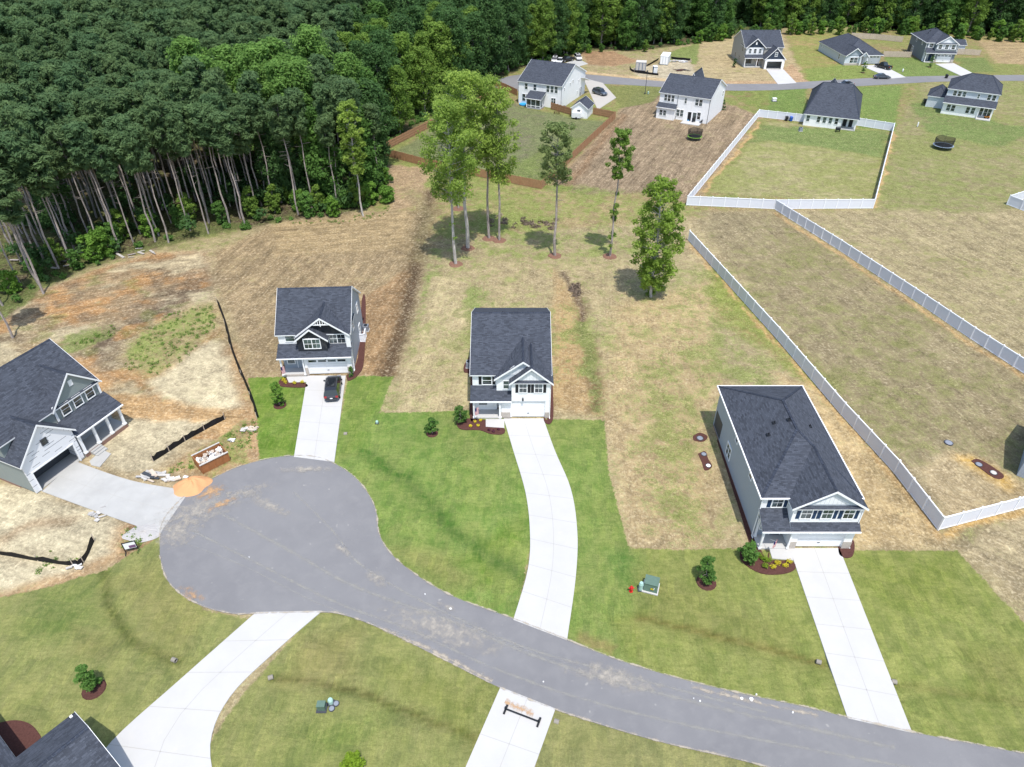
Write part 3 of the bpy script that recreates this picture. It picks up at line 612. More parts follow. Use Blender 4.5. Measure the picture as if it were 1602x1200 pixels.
# mulch beds, pine-straw rings
def bed(pts, mat='mulch', z=.05):
    o = slab('mulch_bed', arcpts(pts+[pts[0]], 4)[:-1], z, .1, mat); return tag(o, kind='structure')
bed([(718, 655), (735, 655), (760, 658), (762, 668), (788, 670), (787, 679), (768, 679), (750, 673), (722, 672), (714, 663)])
bed([(733, 560), (741, 560), (741, 650), (735, 650), (736, 590), (726, 582), (726, 572)]); bed([(858, 560), (862, 560), (866, 640), (862, 662), (852, 661), (851, 652), (857, 650)])
bed([(1122, 690), (1130, 690), (1190, 860), (1203, 864), (1206, 876), (1238, 878), (1244, 890), (1225, 898), (1190, 897), (1160, 878), (1160, 858), (1172, 850)])
bed([(1311, 852), (1325, 838), (1336, 848), (1335, 868), (1325, 873), (1313, 868)])
bed([(440, 593), (452, 592), (478, 600), (478, 606), (442, 605), (436, 598)]); bed([(542, 588), (560, 560), (566, 470), (572, 470), (570, 560), (561, 586), (545, 596)])
bed([(-20, 1136), (18, 1127), (44, 1131), (60, 1146), (62, 1160), (30, 1190), (-20, 1180)], z=.02)
# ------------------------------------------------ house kit (local frame: x right along the facade seen, y away from it, z up)
class House:
    def __init__(s, name, x, y, deg, label, cat='house', group=None):
        s.r = empty(name, x, y, R(deg), label, cat, group)
    def add(s, name, mb, mats, label=None, parent=None):
        o = mb.build(name, mats, parent or s.r)
        if label: o['label'] = label
        return o
    def gable(s, x0, x1, y0, y1, ze, rise, axis, oe=.3, orr=.25, th=.14, parent=None, name='roof', back=True):
        mb = MB()
        def T(a, b, z): return (a, b, z) if axis == 'x' else (b, a, z)
        a0, a1, b0, b1 = (x0, x1, y0, y1) if axis == 'x' else (y0, y1, x0, x1)     # a along ridge
        bm = (b0+b1)/2; sl = rise/((b1-b0)/2); a0 -= orr; a1 += orr if back else 0; lo = ze-oe*sl; top = ze+rise
        for sgn, be in ((-1, b0-oe), (1, b1+oe)):
            q = [T(a0, be, lo), T(a1, be, lo), T(a1, bm, top), T(a0, bm, top)]
            if (axis == 'x') != (sgn < 0): q = q[::-1]
            t = [(x, y, z+th) for x, y, z in q]
            mb.face(t, 0); mb.face(q[::-1], 1)
            for i in range(4):
                j = (i+1) % 4; mb.face([q[i], q[j], t[j], t[i]], 1)
        o = s.add(name, mb, ['shingle', 'trim'], parent=parent)
        # rake boards standing just proud of the slab ends, ridge cap
        for a, d_ in ((a0, -.03),)+(((a1, .03),) if back else ()):
            rb = MB()
            for be in (b0-oe, b1+oe):
                p = [T(a, be, lo-.06), T(a+d_, be, lo-.06), T(a+d_, bm, top-.06), T(a, bm, top-.06)]
                q = [T(a, be, lo+th+.05), T(a+d_, be, lo+th+.05), T(a+d_, bm, top+th+.05), T(a, bm, top+th+.05)]
                rb.hexa(p, q)
            s.add('rake_board', rb, 'trim', parent=o)
        cap = MB(); n = max(2, int((a1-a0)/.32)); w_ = .16
        for k in range(n):
            u0 = a0+(a1-a0)*k/n+.02; u1 = a0+(a1-a0)*(k+1)/n-.02; h = th+.02+(k % 2)*.012
            cap.hexa([T(u0, bm-w_, top+h-w_*sl-.03), T(u1, bm-w_, top+h-w_*sl-.03), T(u1, bm, top+h-.03), T(u0, bm, top+h-.03)], [T(u0, bm-w_, top+h-w_*sl), T(u1, bm-w_, top+h-w_*sl), T(u1, bm, top+h), T(u0, bm, top+h)])
            cap.hexa([T(u0, bm, top+h-.03), T(u1, bm, top+h-.03), T(u1, bm+w_, top+h-w_*sl-.03), T(u0, bm+w_, top+h-w_*sl-.03)], [T(u0, bm, top+h), T(u1, bm, top+h), T(u1, bm+w_, top+h-w_*sl), T(u0, bm+w_, top+h-w_*sl)])
        s.add('ridge_cap', cap, 'ridge', parent=o)
        return o
    def hip(s, x0, x1, y0, y1, ze, r0, r1, zr, ov=.3, gutter=True, parent=None):
        """eaves rectangle and the two ridge ends (x, y)"""
        mb = MB(); E = [(x0-ov, y0-ov, ze), (x1+ov, y0-ov, ze), (x1+ov, y1+ov, ze), (x0-ov, y1+ov, ze)]
        A = (*r0, zr); B = (*r1, zr)
        if abs(r1[1]-r0[1]) >= abs(r1[0]-r0[0]):     # ridge runs away from the facade: A near, B far
            for q in ([E[0], E[1], A], [E[1], E[2], B, A], [E[2], E[3], B], [E[3], E[0], A, B]): mb.face(q)
            hips = [(E[0], A), (E[1], A), (E[2], B), (E[3], B), (A, B)]
        else:
            for q in ([E[0], E[1], B, A], [E[1], E[2], B], [E[2], E[3], A, B], [E[3], E[0], A]): mb.face(q)
            hips = [(E[0], A), (E[3], A), (E[1], B), (E[2], B), (A, B)]
        lo = [(x, y, z-.16) for x, y, z in E]
        mb.face(lo[::-1], 1)
        for i in range(4):
            j = (i+1) % 4; mb.face([lo[i], lo[j], E[j], E[i]], 1)
        o = s.add('roof', mb, ['shingle', 'trim'], parent=parent)
        cap = MB()
        for a, b in hips:
            a = Vector(a); b = Vector(b); n = max(2, int((b-a).length/.34)); t = (b-a).normalized(); c_ = t.cross(Vector((0, 0, 1))).normalized()*.14; up = Vector((0, 0, .035))
            for k in range(n):
                p = a+(b-a)*(k/n)+t*.015; q = a+(b-a)*((k+1)/n)-t*.015; u_ = up*(1+.35*(k % 2))
                cap.hexa([p-c_-up*2, p+c_-up*2, q+c_-up*2, q-c_-up*2], [p-c_*.9+u_*.4, p+c_*.9+u_*.4, q+c_*.9+u_*.4, q-c_*.9+u_*.4])
        s.add('ridge_cap', cap, 'ridge', parent=o)
        if gutter:
            g = MB(); w_ = .12; X0, X1, Y0, Y1 = x0-ov, x1+ov, y0-ov, y1+ov
            g.box(X0-w_, X1+w_, Y0-w_, Y0-.005, ze-.11, ze+.03); g.box(X0-w_, X1+w_, Y1+.005, Y1+w_, ze-.11, ze+.03)
            g.box(X0-w_, X0-.005, Y0, Y1, ze-.11, ze+.03); g.box(X1+.005, X1+w_, Y0, Y1, ze-.11, ze+.03)
            s.add('gutter', g, 'trim', parent=o)
        return o
    def pent(s, x0, x1, yf, zf, yb, zb, th=.12, gut=True):
        mb = MB(); q = [(x0, yf, zf), (x1, yf, zf), (x1, yb, zb), (x0, yb, zb)]; t = [(x, y, z+th) for x, y, z in q]
        mb.face(t, 0); mb.face(q[::-1], 1)
        for i in range(4):
            j = (i+1) % 4; mb.face([q[i], q[j], t[j], t[i]], 1)
        o = s.add('porch_roof', mb, ['shingle', 'trim'])
        if gut:
            g = MB(); g.box(x0, x1, yf-.11, yf-.005, zf, zf+th+.02); s.add('gutter', g, 'trim', parent=o)
        return o
    def wall(s, mat, *boxes, label=None, name='wall'):
        mb = MB()
        for b in boxes: mb.box(*b)
        return s.add(name, mb, mat, label)
    def pentagon(s, x0, x1, y0, y1, z0, ze, rise, axis, mat, label=None, name='wall'):
        mb = MB()
        if axis == 'x':      # ridge along x, gables face left and right
            ym = (y0+y1)/2; ring = lambda x: [(x, y0, z0), (x, y1, z0), (x, y1, ze), (x, ym, ze+rise), (x, y0, ze)]
            a, b = ring(x1), ring(x0)
        else:
            xm = (x0+x1)/2; ring = lambda y: [(x0, y, z0), (x1, y, z0), (x1, y, ze), (xm, y, ze+rise), (x0, y, ze)]
            a, b = ring(y0), ring(y1)
        mb.face(a); mb.face(b[::-1])
        for i in range(5):
            j = (i+1) % 5
            if i == 0 and False: continue
            mb.face([a[j], a[i], b[i], b[j]])
        return s.add(name, mb, mat, label)
    def tri(s, x0, x1, y, ze, rise, mat, name='gable_panel', th=.06, label=None):
        mb = MB(); xm = (x0+x1)/2; f = [(x0, y, ze), (x1, y, ze), (xm, y, ze+rise)]; b = [(x, y+th, z) for x, yy, z in f]
        mb.face(f); mb.face(b[::-1])
        for i in range(3):
            j = (i+1) % 3; mb.face([f[j], f[i], b[i], b[j]])
        return s.add(name, mb, mat, label)
    def fr(s, face, c):
        """(u, v, w): along the wall, up, outwards"""
        return {'F': lambda u, v, w: (u, c-w, v), 'B': lambda u, v, w: (u, c+w, v), 'L': lambda u, v, w: (c-w, u, v), 'R': lambda u, v, w: (c+w, u, v)}[face]
    def fbox(s, mb, T, u0, u1, v0, v1, w0, w1, m=0):
        a = [T(u0, v0, w0), T(u1, v0, w0), T(u1, v0, w1), T(u0, v0, w1)]; b = [T(u0, v1, w0), T(u1, v1, w0), T(u1, v1, w1), T(u0, v1, w1)]
        ar = (a[1][0]-a[0][0])*(a[2][1]-a[1][1])-(a[1][1]-a[0][1])*(a[2][0]-a[1][0])
        if ar < 0: a.reverse(); b.reverse()
        mb.hexa(a, b, m)
    def win(s, face, c, u, v, w, h, n=1, shut=None, grid=False, trim='trim', name='window', lab=None):
        """window of n sashes side by side, centre u, sill v"""
        T = s.fr(face, c); f = MB(); g = MB(); t = .1; u0 = u-w/2; sw = w/n
        s.fbox(f, T, u0-t, u0+w+t, v-t, v, -.02, .07); s.fbox(f, T, u0-t, u0+w+t, v+h, v+h+t*1.3, -.02, .08)
        for k in range(n+1):
            x = u0+k*sw; e = t if 0 < k < n else 0
            s.fbox(f, T, x-(t if k == 0 else e/2), x+(t if k == n else e/2), v, v+h, -.02, .065)
        for k in range(n):
            a = u0+k*sw+(.035 if k else 0); b = u0+(k+1)*sw-(.035 if k < n-1 else 0)
            s.fbox(g, T, a, b, v, v+h, -.02, .025)
            s.fbox(f, T, a, b, v+h*.5-.025, v+h*.5+.025, .026, .05)
            if grid:
                s.fbox(f, T, (a+b)/2-.014, (a+b)/2+.014, v, v+h*.5-.025, .026, .04); s.fbox(f, T, (a+b)/2-.014, (a+b)/2+.014, v+h*.5+.025, v+h, .026, .04)
        o = s.add(name, f, trim, lab); s.add('pane', g, 'glass', parent=o)
        if shut:
            for sx in (-1, 1):
                m = MB(); a = u+sx*(w/2+t+.03+.17); s.fbox(m, T, a-.17, a+.17, v-.02, v+h+.05, 0, .04)
                for q in (.12, .53, .92): s.fbox(m, T, a-.12, a+.12, v+h*q-.03, v+h*q+.03, .041, .055)
                s.add('shutter', m, shut)
        return o
    def door(s, face, c, u, w, h, mat, z0=.15):
        T = s.fr(face, c); m = MB(); s.fbox(m, T, u-w/2-.1, u+w/2+.1, z0, z0+h+.1, -.02, .03, 1); s.fbox(m, T, u-w/2, u+w/2, z0, z0+h, -.02, .05, 0)
        o = s.add('door', m, [mat, 'trim']); k = MB(); s.fbox(k, T, u+w/2-.12, u+w/2-.06, z0+h*.45, z0+h*.45+.12, .05, .1); s.add('handle', k, 'black', parent=o)
        return o
    def garage(s, face, c, u0, u1, h, win=0, z0=.06, mat='garage_door'):
        T = s.fr(face, c); m = MB(); n = 4
        s.fbox(m, T, u0-.12, u0, z0, z0+h+.12, 0, .05, 1); s.fbox(m, T, u1, u1+.12, z0, z0+h+.12, 0, .05, 1); s.fbox(m, T, u0, u1, z0+h, z0+h+.12, 0, .05, 1)
        for k in range(n):
            s.fbox(m, T, u0, u1, z0+h*k/n+.012, z0+h*(k+1)/n-.012, -.02, .02)
            for j in range(4):
                a = u0+(u1-u0)*j/4+.12; b = u0+(u1-u0)*(j+1)/4-.12
                if not (win and k == 3): s.fbox(m, T, a, b, z0+h*k/n+.1, z0+h*(k+1)/n-.1, .021, .035)
        s.fbox(m, T, u0, u1, z0, z0+h, -.05, -.021)
        o = s.add('garage_door', m, [mat, 'trim'])
        if win:
            for j in range(4):
                g = MB(); a = u0+(u1-u0)*j/4+.12; b = u0+(u1-u0)*(j+1)/4-.12; s.fbox(g, T, a, b, z0+h*.8, z0+h*.94, .021, .03); s.add('garage_window', g, 'glass', parent=o)
        h_ = MB(); s.fbox(h_, T, (u0+u1)/2-.12, (u0+u1)/2+.12, z0+.55, z0+.62, .03, .07); s.add('handle', h_, 'dark_trim', parent=o)
        return o
    def post(s, x, y, z0, z1, w=.2, base=True, mat='trim'):
        m = MB(); m.box(x-w/2, x+w/2, y-w/2, y+w/2, z0, z1)
        if base: m.box(x-w*.75, x+w*.75, y-w*.75, y+w*.75, z0, z0+.2); m.box(x-w*.75, x+w*.75, y-w*.75, y+w*.75, z1-.16, z1)
        return s.add('porch_post', m, mat)
    def lamp(s, face, c, u, v):
        T = s.fr(face, c); m = MB(); s.fbox(m, T, u-.06, u+.06, v, v+.22, .0, .05); s.fbox(m, T, u-.09, u+.09, v-.16, v+.1, .05, .22); return s.add('wall_lamp', m, 'black')
    def vents(s, pts):
        for x, y, z in pts:
            m = MB(); m.cyl(x, y, z-.3, z+.25, .06, n=8); m.box(x-.2, x+.2, y-.2, y+.2, z-.06, z+.02); s.add('roof_vent', m, 'black')
    def spout(s, x, y, z0, z1, mat='trim'):
        m = MB(); m.box(x-.045, x+.045, y-.045, y+.045, z0, z1); m.box(x-.045, x+.045, y-.35, y-.046, z0, z0+.09); s.add('downspout', m, mat)
    def flag(s, x, y, z):
        """small national flag on an angled staff"""
        m = MB(); m.tube((x, y, z), (x+.1, y-.9, z+.75), .02, n=6); o = s.add('flag_staff', m, 'trim')
        f = MB(); W_, H_ = .72, 1.1; fx = lambda u, v: (x+.1+u*.55*W_-.1, y-.86+.06*math.sin(u*9)+u*.25, z+.66-v*H_)
        for k in range(13):
            a, b = k/13, (k+1)/13
            for j in range(6):
                u0, u1 = j/6, (j+1)/6; cant = (a+b)/2 < .5 and u0 < .45
                f.face([fx(a, u0) , fx(a, u1), fx(b, u1), fx(b, u0)], 2 if (a < .45 and u1 <= .5) else (k % 2))
        FL = [plain('flag_red', (.45, .03, .05)), plain('flag_white', (.75, .75, .76)), plain('flag_blue', (.02, .03, .14))]
        s.add('flag', f, FL, parent=o)

# ---- H2: centre white house
h = House('house', -4.75, 65.75, 0, 'white two-storey house with black shutters, at the head of the curved driveway')
h.wall('white_siding', (0, 2.9, 1.5, 16.4, .1, 5.6), (2.9, 4.7, .9, 16.4, 2.7, 5.6), (4.7, 9.25, .0, 16.4, 2.6, 5.6), (3.45, 4.7, .02, 16.4, .1, 2.6), (2.9, 3.45, 1.9, 16.4, .1, 2.7), (8.75, 9.25, .005, 16.4, .1, 2.6), (4.7, 8.75, .2, 16.3, .1, 2.6), label='white lap siding')
h.wall('foundation', (-.02, 9.27, 1.6, 16.42, -.1, .12), name='foundation')
h.wall('concrete', (.05, 3.44, -.1, 1.5, -.1, .14), name='porch_floor')
h.pentagon(.02, 9.23, 1.52, 16.38, 5.5, 5.6, 3.85, 'x', 'grey_siding', name='gable_wall')
h.gable(0, 9.25, 1.5, 16.4, 5.6, 3.85, 'x', oe=.3)
h.gable(2.9, 9.2, .75, 7.5, 5.5, 2.35, 'y', back=False); h.gable(4.75, 9.3, -.05, 6.0, 5.5, 1.95, 'y', back=False, oe=.35)
h.pentagon(2.95, 9.1, .8, 3, 5.3, 5.5, 2.3, 'y', 'pale_siding', name='gable_wall'); h.pentagon(4.8, 9.2, .05, 2, 5.3, 5.5, 1.85, 'y', 'pale_siding', name='gable_wall')
h.tri(5.3, 8.75, .0, 5.72, 1.28, 'white_board'); h.tri(3.6, 6.4, .76, 6.0, 1.3, 'white_board')
h.pent(4.8, 9.2, -.28, 5.38, .04, 5.62, th=.08, gut=False)
h.pent(-.25, 2.9, -.35, 2.72, 1.5, 3.75); h.pent(2.9, 4.7, -.35, 2.72, .9, 3.42)
h.win('F', 1.5, 1.75, 4.05, 1.05, 1.15, 1, 'black'); h.win('F', .9, 4.05, 3.85, .62, 1.15)
h.win('F', 0, 6.05, 3.95, .85, 1.3, 1, 'black', True); h.win('F', 0, 7.9, 3.95, .85, 1.3, 1, 'black', True)
h.garage('F', .2, 4.0-.15+.9, 8.7, 2.25); h.lamp('F', 0, 6.05, 2.95); h.door('F', 1.9, 2.45, .95, 2.2, 'teal_door')
h.win('F', 1.5, 1.2, .9, 1.0, 1.3, 1); h.post(.15, -.12, .14, 2.75); h.post(3.3, -.12, .14, 2.75, .22)
h.wall('stone', (8.72, 9.28, -.05, .0, .05, .9), name='stone_pier'); h.wall('stone', (3.42, 4.55, -.04, .015, .05, .9), name='stone_pier')
h.spout(9.32, .1, .05, 5.4); h.flag(.35, -.2, 1.7); h.vents([(3.6, 9.6, 9.1), (5.6, 12.8, 7.4), (6.7, 9.3, 9.2)])
for z, y in ((1.0, 5), (1.0, 11), (3.9, 6), (3.9, 12)): h.win('L', 0, y, z, .9, 1.4); h.win('R', 9.25, y+1, z, .9, 1.4)

# ---- H3: right-hand house
def model_b(x, y, deg, label, side, front, shut, depth=17.2, foot=True):
    h = House('house', x, y, deg, label); D = 1.7+depth
    h.wall(side, (0, 2.6, 1.7, D, .12, 5.6), (2.6, 9.15, 3.0, D, .12, 5.6), label='lap siding on the side walls')
    h.wall(front, (2.6, 9.15, .35, 3, 2.5, 5.6), (3.05, 3.75, .02, 3, .12, 2.75), (8.35, 9.15, .02, 3, .12, 2.75), (3.75, 8.35, .25, 3, .12, 2.75), name='front_wall')
    h.wall(front, (.02, 2.58, 1.66, 1.7, 3.4, 5.5), name='front_wall')
    h.wall('foundation', (-.02, 9.17, 1.6, D+.02, -.1, .12), name='foundation'); h.wall('concrete', (.1, 3.04, -.1, 1.7, -.1, .15), name='porch_floor')
    h.hip(0, 9.15, 1.75, D, 5.62, (4.6, 8.2), (4.6, D-6.0), 8.55)
    h.gable(2.6, 9.15, .3, 6.6, 5.62, 2.15, 'y', back=False, oe=.35); h.pentagon(2.68, 9.08, .36, 3, 5.3, 5.62, 2.05, 'y', 'pale_siding', name='gable_wall')
    h.tri(4.1, 7.7, .32, 5.95, 1.15, 'white_board'); h.pent(2.75, 9.0, .0, 5.5, .34, 5.72, th=.08, gut=False)
    h.pent(-.15, 2.62, -.4, 2.78, 1.7, 3.95); h.pent(2.62, 9.35, -.4, 2.78, .36, 3.35)
    h.win('F', 1.66, 1.5, 4.2, 1.0, 1.2, 1, shut, True)
    for u in (3.9, 5.9, 7.95): h.win('F', .35, u, 4.0, .95, 1.35, 1, shut, True)
    h.garage('F', .25, 3.8, 8.3, 2.3, 4); h.lamp('F', .02, 6.0, 2.62)
    h.wall('stone', (3.02, 3.76, -.04, .018, .05, 1.0), name='stone_pier'); h.wall('stone', (8.33, 9.18, -.04, .018, .05, 1.0), name='stone_pier')
    h.door('F', 1.7, 2.2, .95, 2.2, 'navy'); h.win('F', 1.7, .95, 1.0, .7, 1.3)
    h.post(.2, -.1, .15, 2.8); h.post(2.95, -.1, .15, 2.8, .16); h.post(.2, 1.5, .15, 2.8)
    h.spout(-.05, 1.6, .05, 5.4); h.spout(9.2, .3, .05, 5.4)
    h.vents([(2.2, 8.9, 7.2), (3.1, 10.2, 7.7), (4.3, 9.8, 8.45), (6.9, 10.2, 7.2)])
    for y_, z_, w_, hh in ((12.4, .9, 1.4, 1.5), (11.0, 4.3, .7, .9), (5.5, 4.3, .7, .9)): h.win('L', 0, y_, z_, w_, hh, 2 if w_ > 1 else 1)
    h.win('R', 9.15, 6, 4.2, .8, 1.2); h.win('R', 9.15, 12, 4.2, .8, 1.2); h.win('R', 9.15, 10, 1, .8, 1.3)
    m = MB(); T = h.fr('L', 0); h.fbox(m, T, D-3.0, D-.4, .3, 2.55, .0, .03); h.add('porch_shade_panel', m, 'dark_trim')  # flat dark panel painted in for the shade inside the back porch
    return h
h = model_b(24.25, 45.6, 0, 'large grey-sided two-storey house with navy shutters and a three-window gable, nearest right', 'grey_siding', 'white_siding', 'navy'); h.flag(1.0, -.1, 1.5)
# ---- H1: dark-gabled house with the parked SUV
h = House('house', -30.2, 74.35, 3, 'two-storey house with a black front gable and truss trim, behind the parked dark SUV')
h.wall('grey_siding', (0, 9.2, 1.6, 11.6, .12, 5.6), label='blue-grey side walls'); h.wall('white_siding', (.0, 2.55, 1.55, 1.6, 3.7, 5.6), (3.1, 3.45, .02, 2, .12, 2.85), (8.6, 9.2, .02, 2, .12, 2.85), (3.45, 8.6, .22, 2, .12, 2.85), (8.75, 9.25, .9, 1.8, 3.3, 5.7), name='front_wall')
h.wall('dark_board', (2.6, 6.35, .5, 2, 3.1, 5.3), name='gable_bay'); h.wall('dark_board', (6.35, 8.75, 1.5, 1.6, 3.3, 5.7), name='front_wall')
h.wall('foundation', (-.02, 9.22, 1.5, 11.62, -.1, .12), name='foundation'); h.wall('concrete', (.05, 3.1, -.1, 1.6, -.1, .15), name='porch_floor')
h.pentagon(.02, 9.18, 1.62, 11.58, 5.5, 5.6, 3.75, 'x', 'grey_siding', name='gable_wall'); h.gable(0, 9.2, 1.6, 11.6, 5.6, 3.75, 'x')
h.gable(2.6, 9.2, 1.0, 6.0, 5.6, 2.5, 'y', back=False, oe=.15); h.tri(2.8, 9.0, 1.35, 5.6, 2.3, 'dark_board', th=.2)
h.gable(2.6, 6.35, .45, 4.0, 5.3, 1.5, 'y', back=False); h.pentagon(2.65, 6.3, .52, 3, 5.2, 5.3, 1.45, 'y', 'dark_board', name='gable_wall')
m = MB(); xm = 5.9
for k in range(7):
    a = xm-.9+k*.3; m.box(a-.045, a+.045, .78, .84, 7.28, 7.28+max(.1, .85-abs(a-xm)*.8))
m.box(xm-1.15, xm+1.15, .77, .85, 7.18, 7.3); m.box(xm-.06, xm+.06, .76, .86, 7.0, 8.1); h.add('gable_truss', m, 'trim')
h.pent(-.2, 9.4, -.4, 2.9, 1.6, 3.95)
h.win('F', 1.55, 1.5, 4.45, 1.1, 1.0, 1); h.win('F', .5, 4.5, 3.95, 2.0, 1.35, 2, None, True); h.win('F', 1.5, 7.55, 4.0, 2.0, 1.35, 2, None, True)
h.garage('F', .22, 3.5, 8.55, 2.35, 4); h.lamp('F', .02, 6.0, 2.75); h.door('F', 1.6, 2.3, .95, 2.2, 'grey_siding'); h.win('F', 1.6, 1.0, .9, .9, 1.4); h.post(.15, -.1, .15, 2.9); h.post(3.0, -.1, .15, 2.9, .15)
h.wall('stone', (3.08, 3.48, -.04, .018, .05, 1.2), name='stone_pier'); h.wall('stone', (8.57, 9.23, -.04, .018, .05, 1.2), name='stone_pier'); h.wall('stone', (.05, 3.0, -.16, -.101, -.05, .3), name='porch_step'); h.flag(.3, -.2, 1.5)
h.win('R', 9.2, 4.5, 4.2, .8, 1.2); h.win('R', 9.2, 9, 4.2, .8, 1.2); h.win('R', 9.2, 8.5, 1, .8, 1.3); h.win('L', 0, 5, 4, .8, 1.2); h.spout(9.28, .9, .05, 5.4)
# ---- H4: house under construction, far left
def wrap():
    m, nt, b = newmat('house_wrap', .5, .3); uv = N(nt, 'UVMap').outputs[0]
    br = N(nt, 'TexBrick'); nt.links.new(uv, br.inputs[0]); br.inputs['Scale'].default_value = 1; br.inputs['Brick Width'].default_value = .9; br.inputs['Row Height'].default_value = .42
    br.inputs['Mortar Size'].default_value = .0; br.inputs['Color1'].default_value = (0, 0, 0, 1); br.inputs['Color2'].default_value = (1, 1, 1, 1)
    s = N(nt, 'SeparateXYZ'); nt.links.new(uv, s.inputs[0]); f = math_(nt, 'FRACT', math_(nt, 'DIVIDE', s.outputs[1], .42)); c_ = N(nt, 'SeparateColor'); nt.links.new(br.outputs[0], c_.inputs[0])
    on = math_(nt, 'MULTIPLY', math_(nt, 'MULTIPLY', math_(nt, 'GREATER_THAN', f, .35), math_(nt, 'LESS_THAN', f, .52)), math_(nt, 'GREATER_THAN', c_.outputs[0], .55))
    nt.links.new(mixc(nt, math_(nt, 'MULTIPLY', on, .8), (.72, .73, .76), (.14, .15, .17)), b.inputs['Base Color']); return m
M['wrap'] = wrap()
h = House('unfinished_house', -51.1, 53.0, 66.7, 'unfinished grey house with house-wrapped garage gable and four bare porch columns, far left')
h.wall('sage_siding', (.0, 12.2, 2.2, 13.2, .2, 6.2), (0, .15, .15, 2.2, .2, 4.2), label='grey-green lap siding', name='wall')
h.wall('wrap', (0, .65, 0, .15, .1, 4.3), (5.55, 6.15, 0, .15, .1, 4.3), (.65, 5.55, 0, .15, 2.6, 4.3), (6.0, 6.15, .15, 2.2, .1, 4.2), name='garage_wall', label='white house-wrap with rows of dark print')
h.tri(.0, 6.15, .0, 4.3, 2.95, 'wrap', th=.15, name='garage_gable'); h.wall('dark_trim', (.2, 6.0, 2.1, 2.19, .1, 4.2), name='garage_interior'); h.wall('raw_concrete', (.15, 6.0, .15, 2.1, -.1, .06), name='garage_floor')
m = MB(); m.box(.5, .65, -.06, -.005, .06, 2.7); m.box(5.55, 5.7, -.06, -.005, .06, 2.7); m.box(.65, 5.55, -.06, -.005, 2.55, 2.7); h.add('garage_frame', m, 'trim')
h.gable(.0, 6.15, .0, 5.5, 4.3, 3.0, 'y', oe=.3, orr=.3, back=False)
h.pentagon(.02, 12.18, 2.22, 13.18, 6.1, 6.2, 4.1, 'x', 'sage_siding', name='gable_wall'); h.gable(-.0, 12.2, 2.2, 13.2, 6.2, 4.1, 'x')
h.gable(6.4, 12.3, 2.1, 7.5, 6.2, 2.95, 'y', oe=.3, orr=.3, back=False); h.pentagon(6.45, 12.2, 2.12, 4, 5.9, 6.2, 2.85, 'y', 'sage_siding', name='gable_wall')
h.wall('trim', (6.35, 6.6, 2.04, 2.1, 4.5, 6.5), (12.0, 12.24, 2.04, 2.1, 4.5, 6.4), name='corner_board')
m = MB(); h.fbox(m, h.fr('F', 2.12), 9.15, 9.65, 7.5, 8.2, 0, .06); h.add('gable_vent', m, 'trim')
for u in (7.7, 9.3, 10.9): h.win('F', 2.1, u, 4.75, .95, 1.35, 1)
h.pent(6.2, 12.5, -.35, 3.15, 2.15, 4.35, th=.14)
for u in (6.5, 8.35, 10.2, 12.0): h.post(u, 0, .5, 3.2, .26)
h.wall('raw_concrete', (6.3, 12.2, -.1, 2.2, -.1, .5), name='porch_floor'); h.wall('foundation', (6.28, 12.22, -.14, -.101, -.1, .46), (-.02, 12.22, 2.5, 13.22, -.1, .22), name='foundation')
h.wall('porch_dark', (6.5, 12, 2.12, 2.19, .5, 3.1), name='porch_wall'); m = MB()
for k in range(3): m.box(6.9, 8.3, -.1-.35*(k+1), -.101-.35*k, -.1, .42-.13*k)
h.add('steps', m, 'raw_concrete'); h.win('F', 0, 3.1, 4.7, .5, .6, 1, trim='dark_trim')
h.win('L', 0, 1.2, 1.2, .01, .01) if False else None
mb = MB(); mb.box(-.6, .3, 4.5, 6.5, 4.3, 6.3); h.add('side_dormer', mb, 'pale_siding'); h.vents([(2.2, 8.8, 10.2), (5.1, 4.5, 7.2)])
# ---- bottom-left corner house
h = House('house', -28.57, 23.5, 142.6, 'grey-roofed house cut off by the bottom left corner, beside the wide driveway')
h.wall('grey_siding', (0, 6, 0, 12, .1, 2.7), (5.9, 14, 4.3, 12, .09, 2.69)); h.pentagon(.01, 5.99, .01, 11.9, 2.6, 2.7, 1.6, 'y', 'pale_siding', name='gable_wall')
h.gable(0, 6, 0, 12, 2.7, 1.6, 'y', oe=.35, orr=.3); h.gable(1, 14, 4.3, 12, 2.7, 2.0, 'x', oe=.35); h.wall('trim', (5.86, 6.06, -.06, .14, .05, 3.0), name='corner_board'); h.garage('F', 0, .6, 5.4, 2.2)
m = MB(); m.box(-.02, 6.02, -.03, -.002, 2.6, 2.74); h.add('frieze', m, 'trim')

# ---- H5..H11 distant houses
h = House('house', 1.8, 201.0, -26, 'white farmhouse-style house with a screened back porch, inside the cedar-fenced yard'); W5, D5 = 12.6, 17.5
h.wall('white_siding', (0, W5, 0, D5, -.2, 5.8)); h.pentagon(0.01, W5-.01, .01, D5-.01, 5.7, 5.8, 3.6, 'x', 'white_siding', name='gable_wall'); h.gable(0, W5, 0, D5, 5.8, 3.6, 'x')
for u, z in ((2.3, 3.9), (4.9, 3.9)): h.win('F', 0, u, z, .8, 1.5)
for u in (8.7, 9.9, 11.1): h.win('F', 0, u, 3.9, .8, 1.6)
for u in (1.6, 2.8): h.win('F', 0, u, .8, .9, 1.8)
h.win('F', 0, 10.4, 1.2, 1.2, 1.3, 2)
h.wall('porch_dark', (3.9, 7.9, -3.2, -.01, -.1, .25), name='porch_floor'); h.pent(3.5, 8.3, -3.5, 2.5, .0, 3.7)
for u in (3.9, 5.2, 6.6, 7.9): h.post(u, -3.1, .2, 2.55, .16, False)
h.post(7.9, -1.5, .2, 2.9, .14, False); h.wall('glass', (3.98, 7.8, -3.06, -3.02, .9, 2.5), name='porch_screen'); h.wall('trim', (3.98, 7.8, -3.12, -3.07, .7, .85), name='porch_rail')
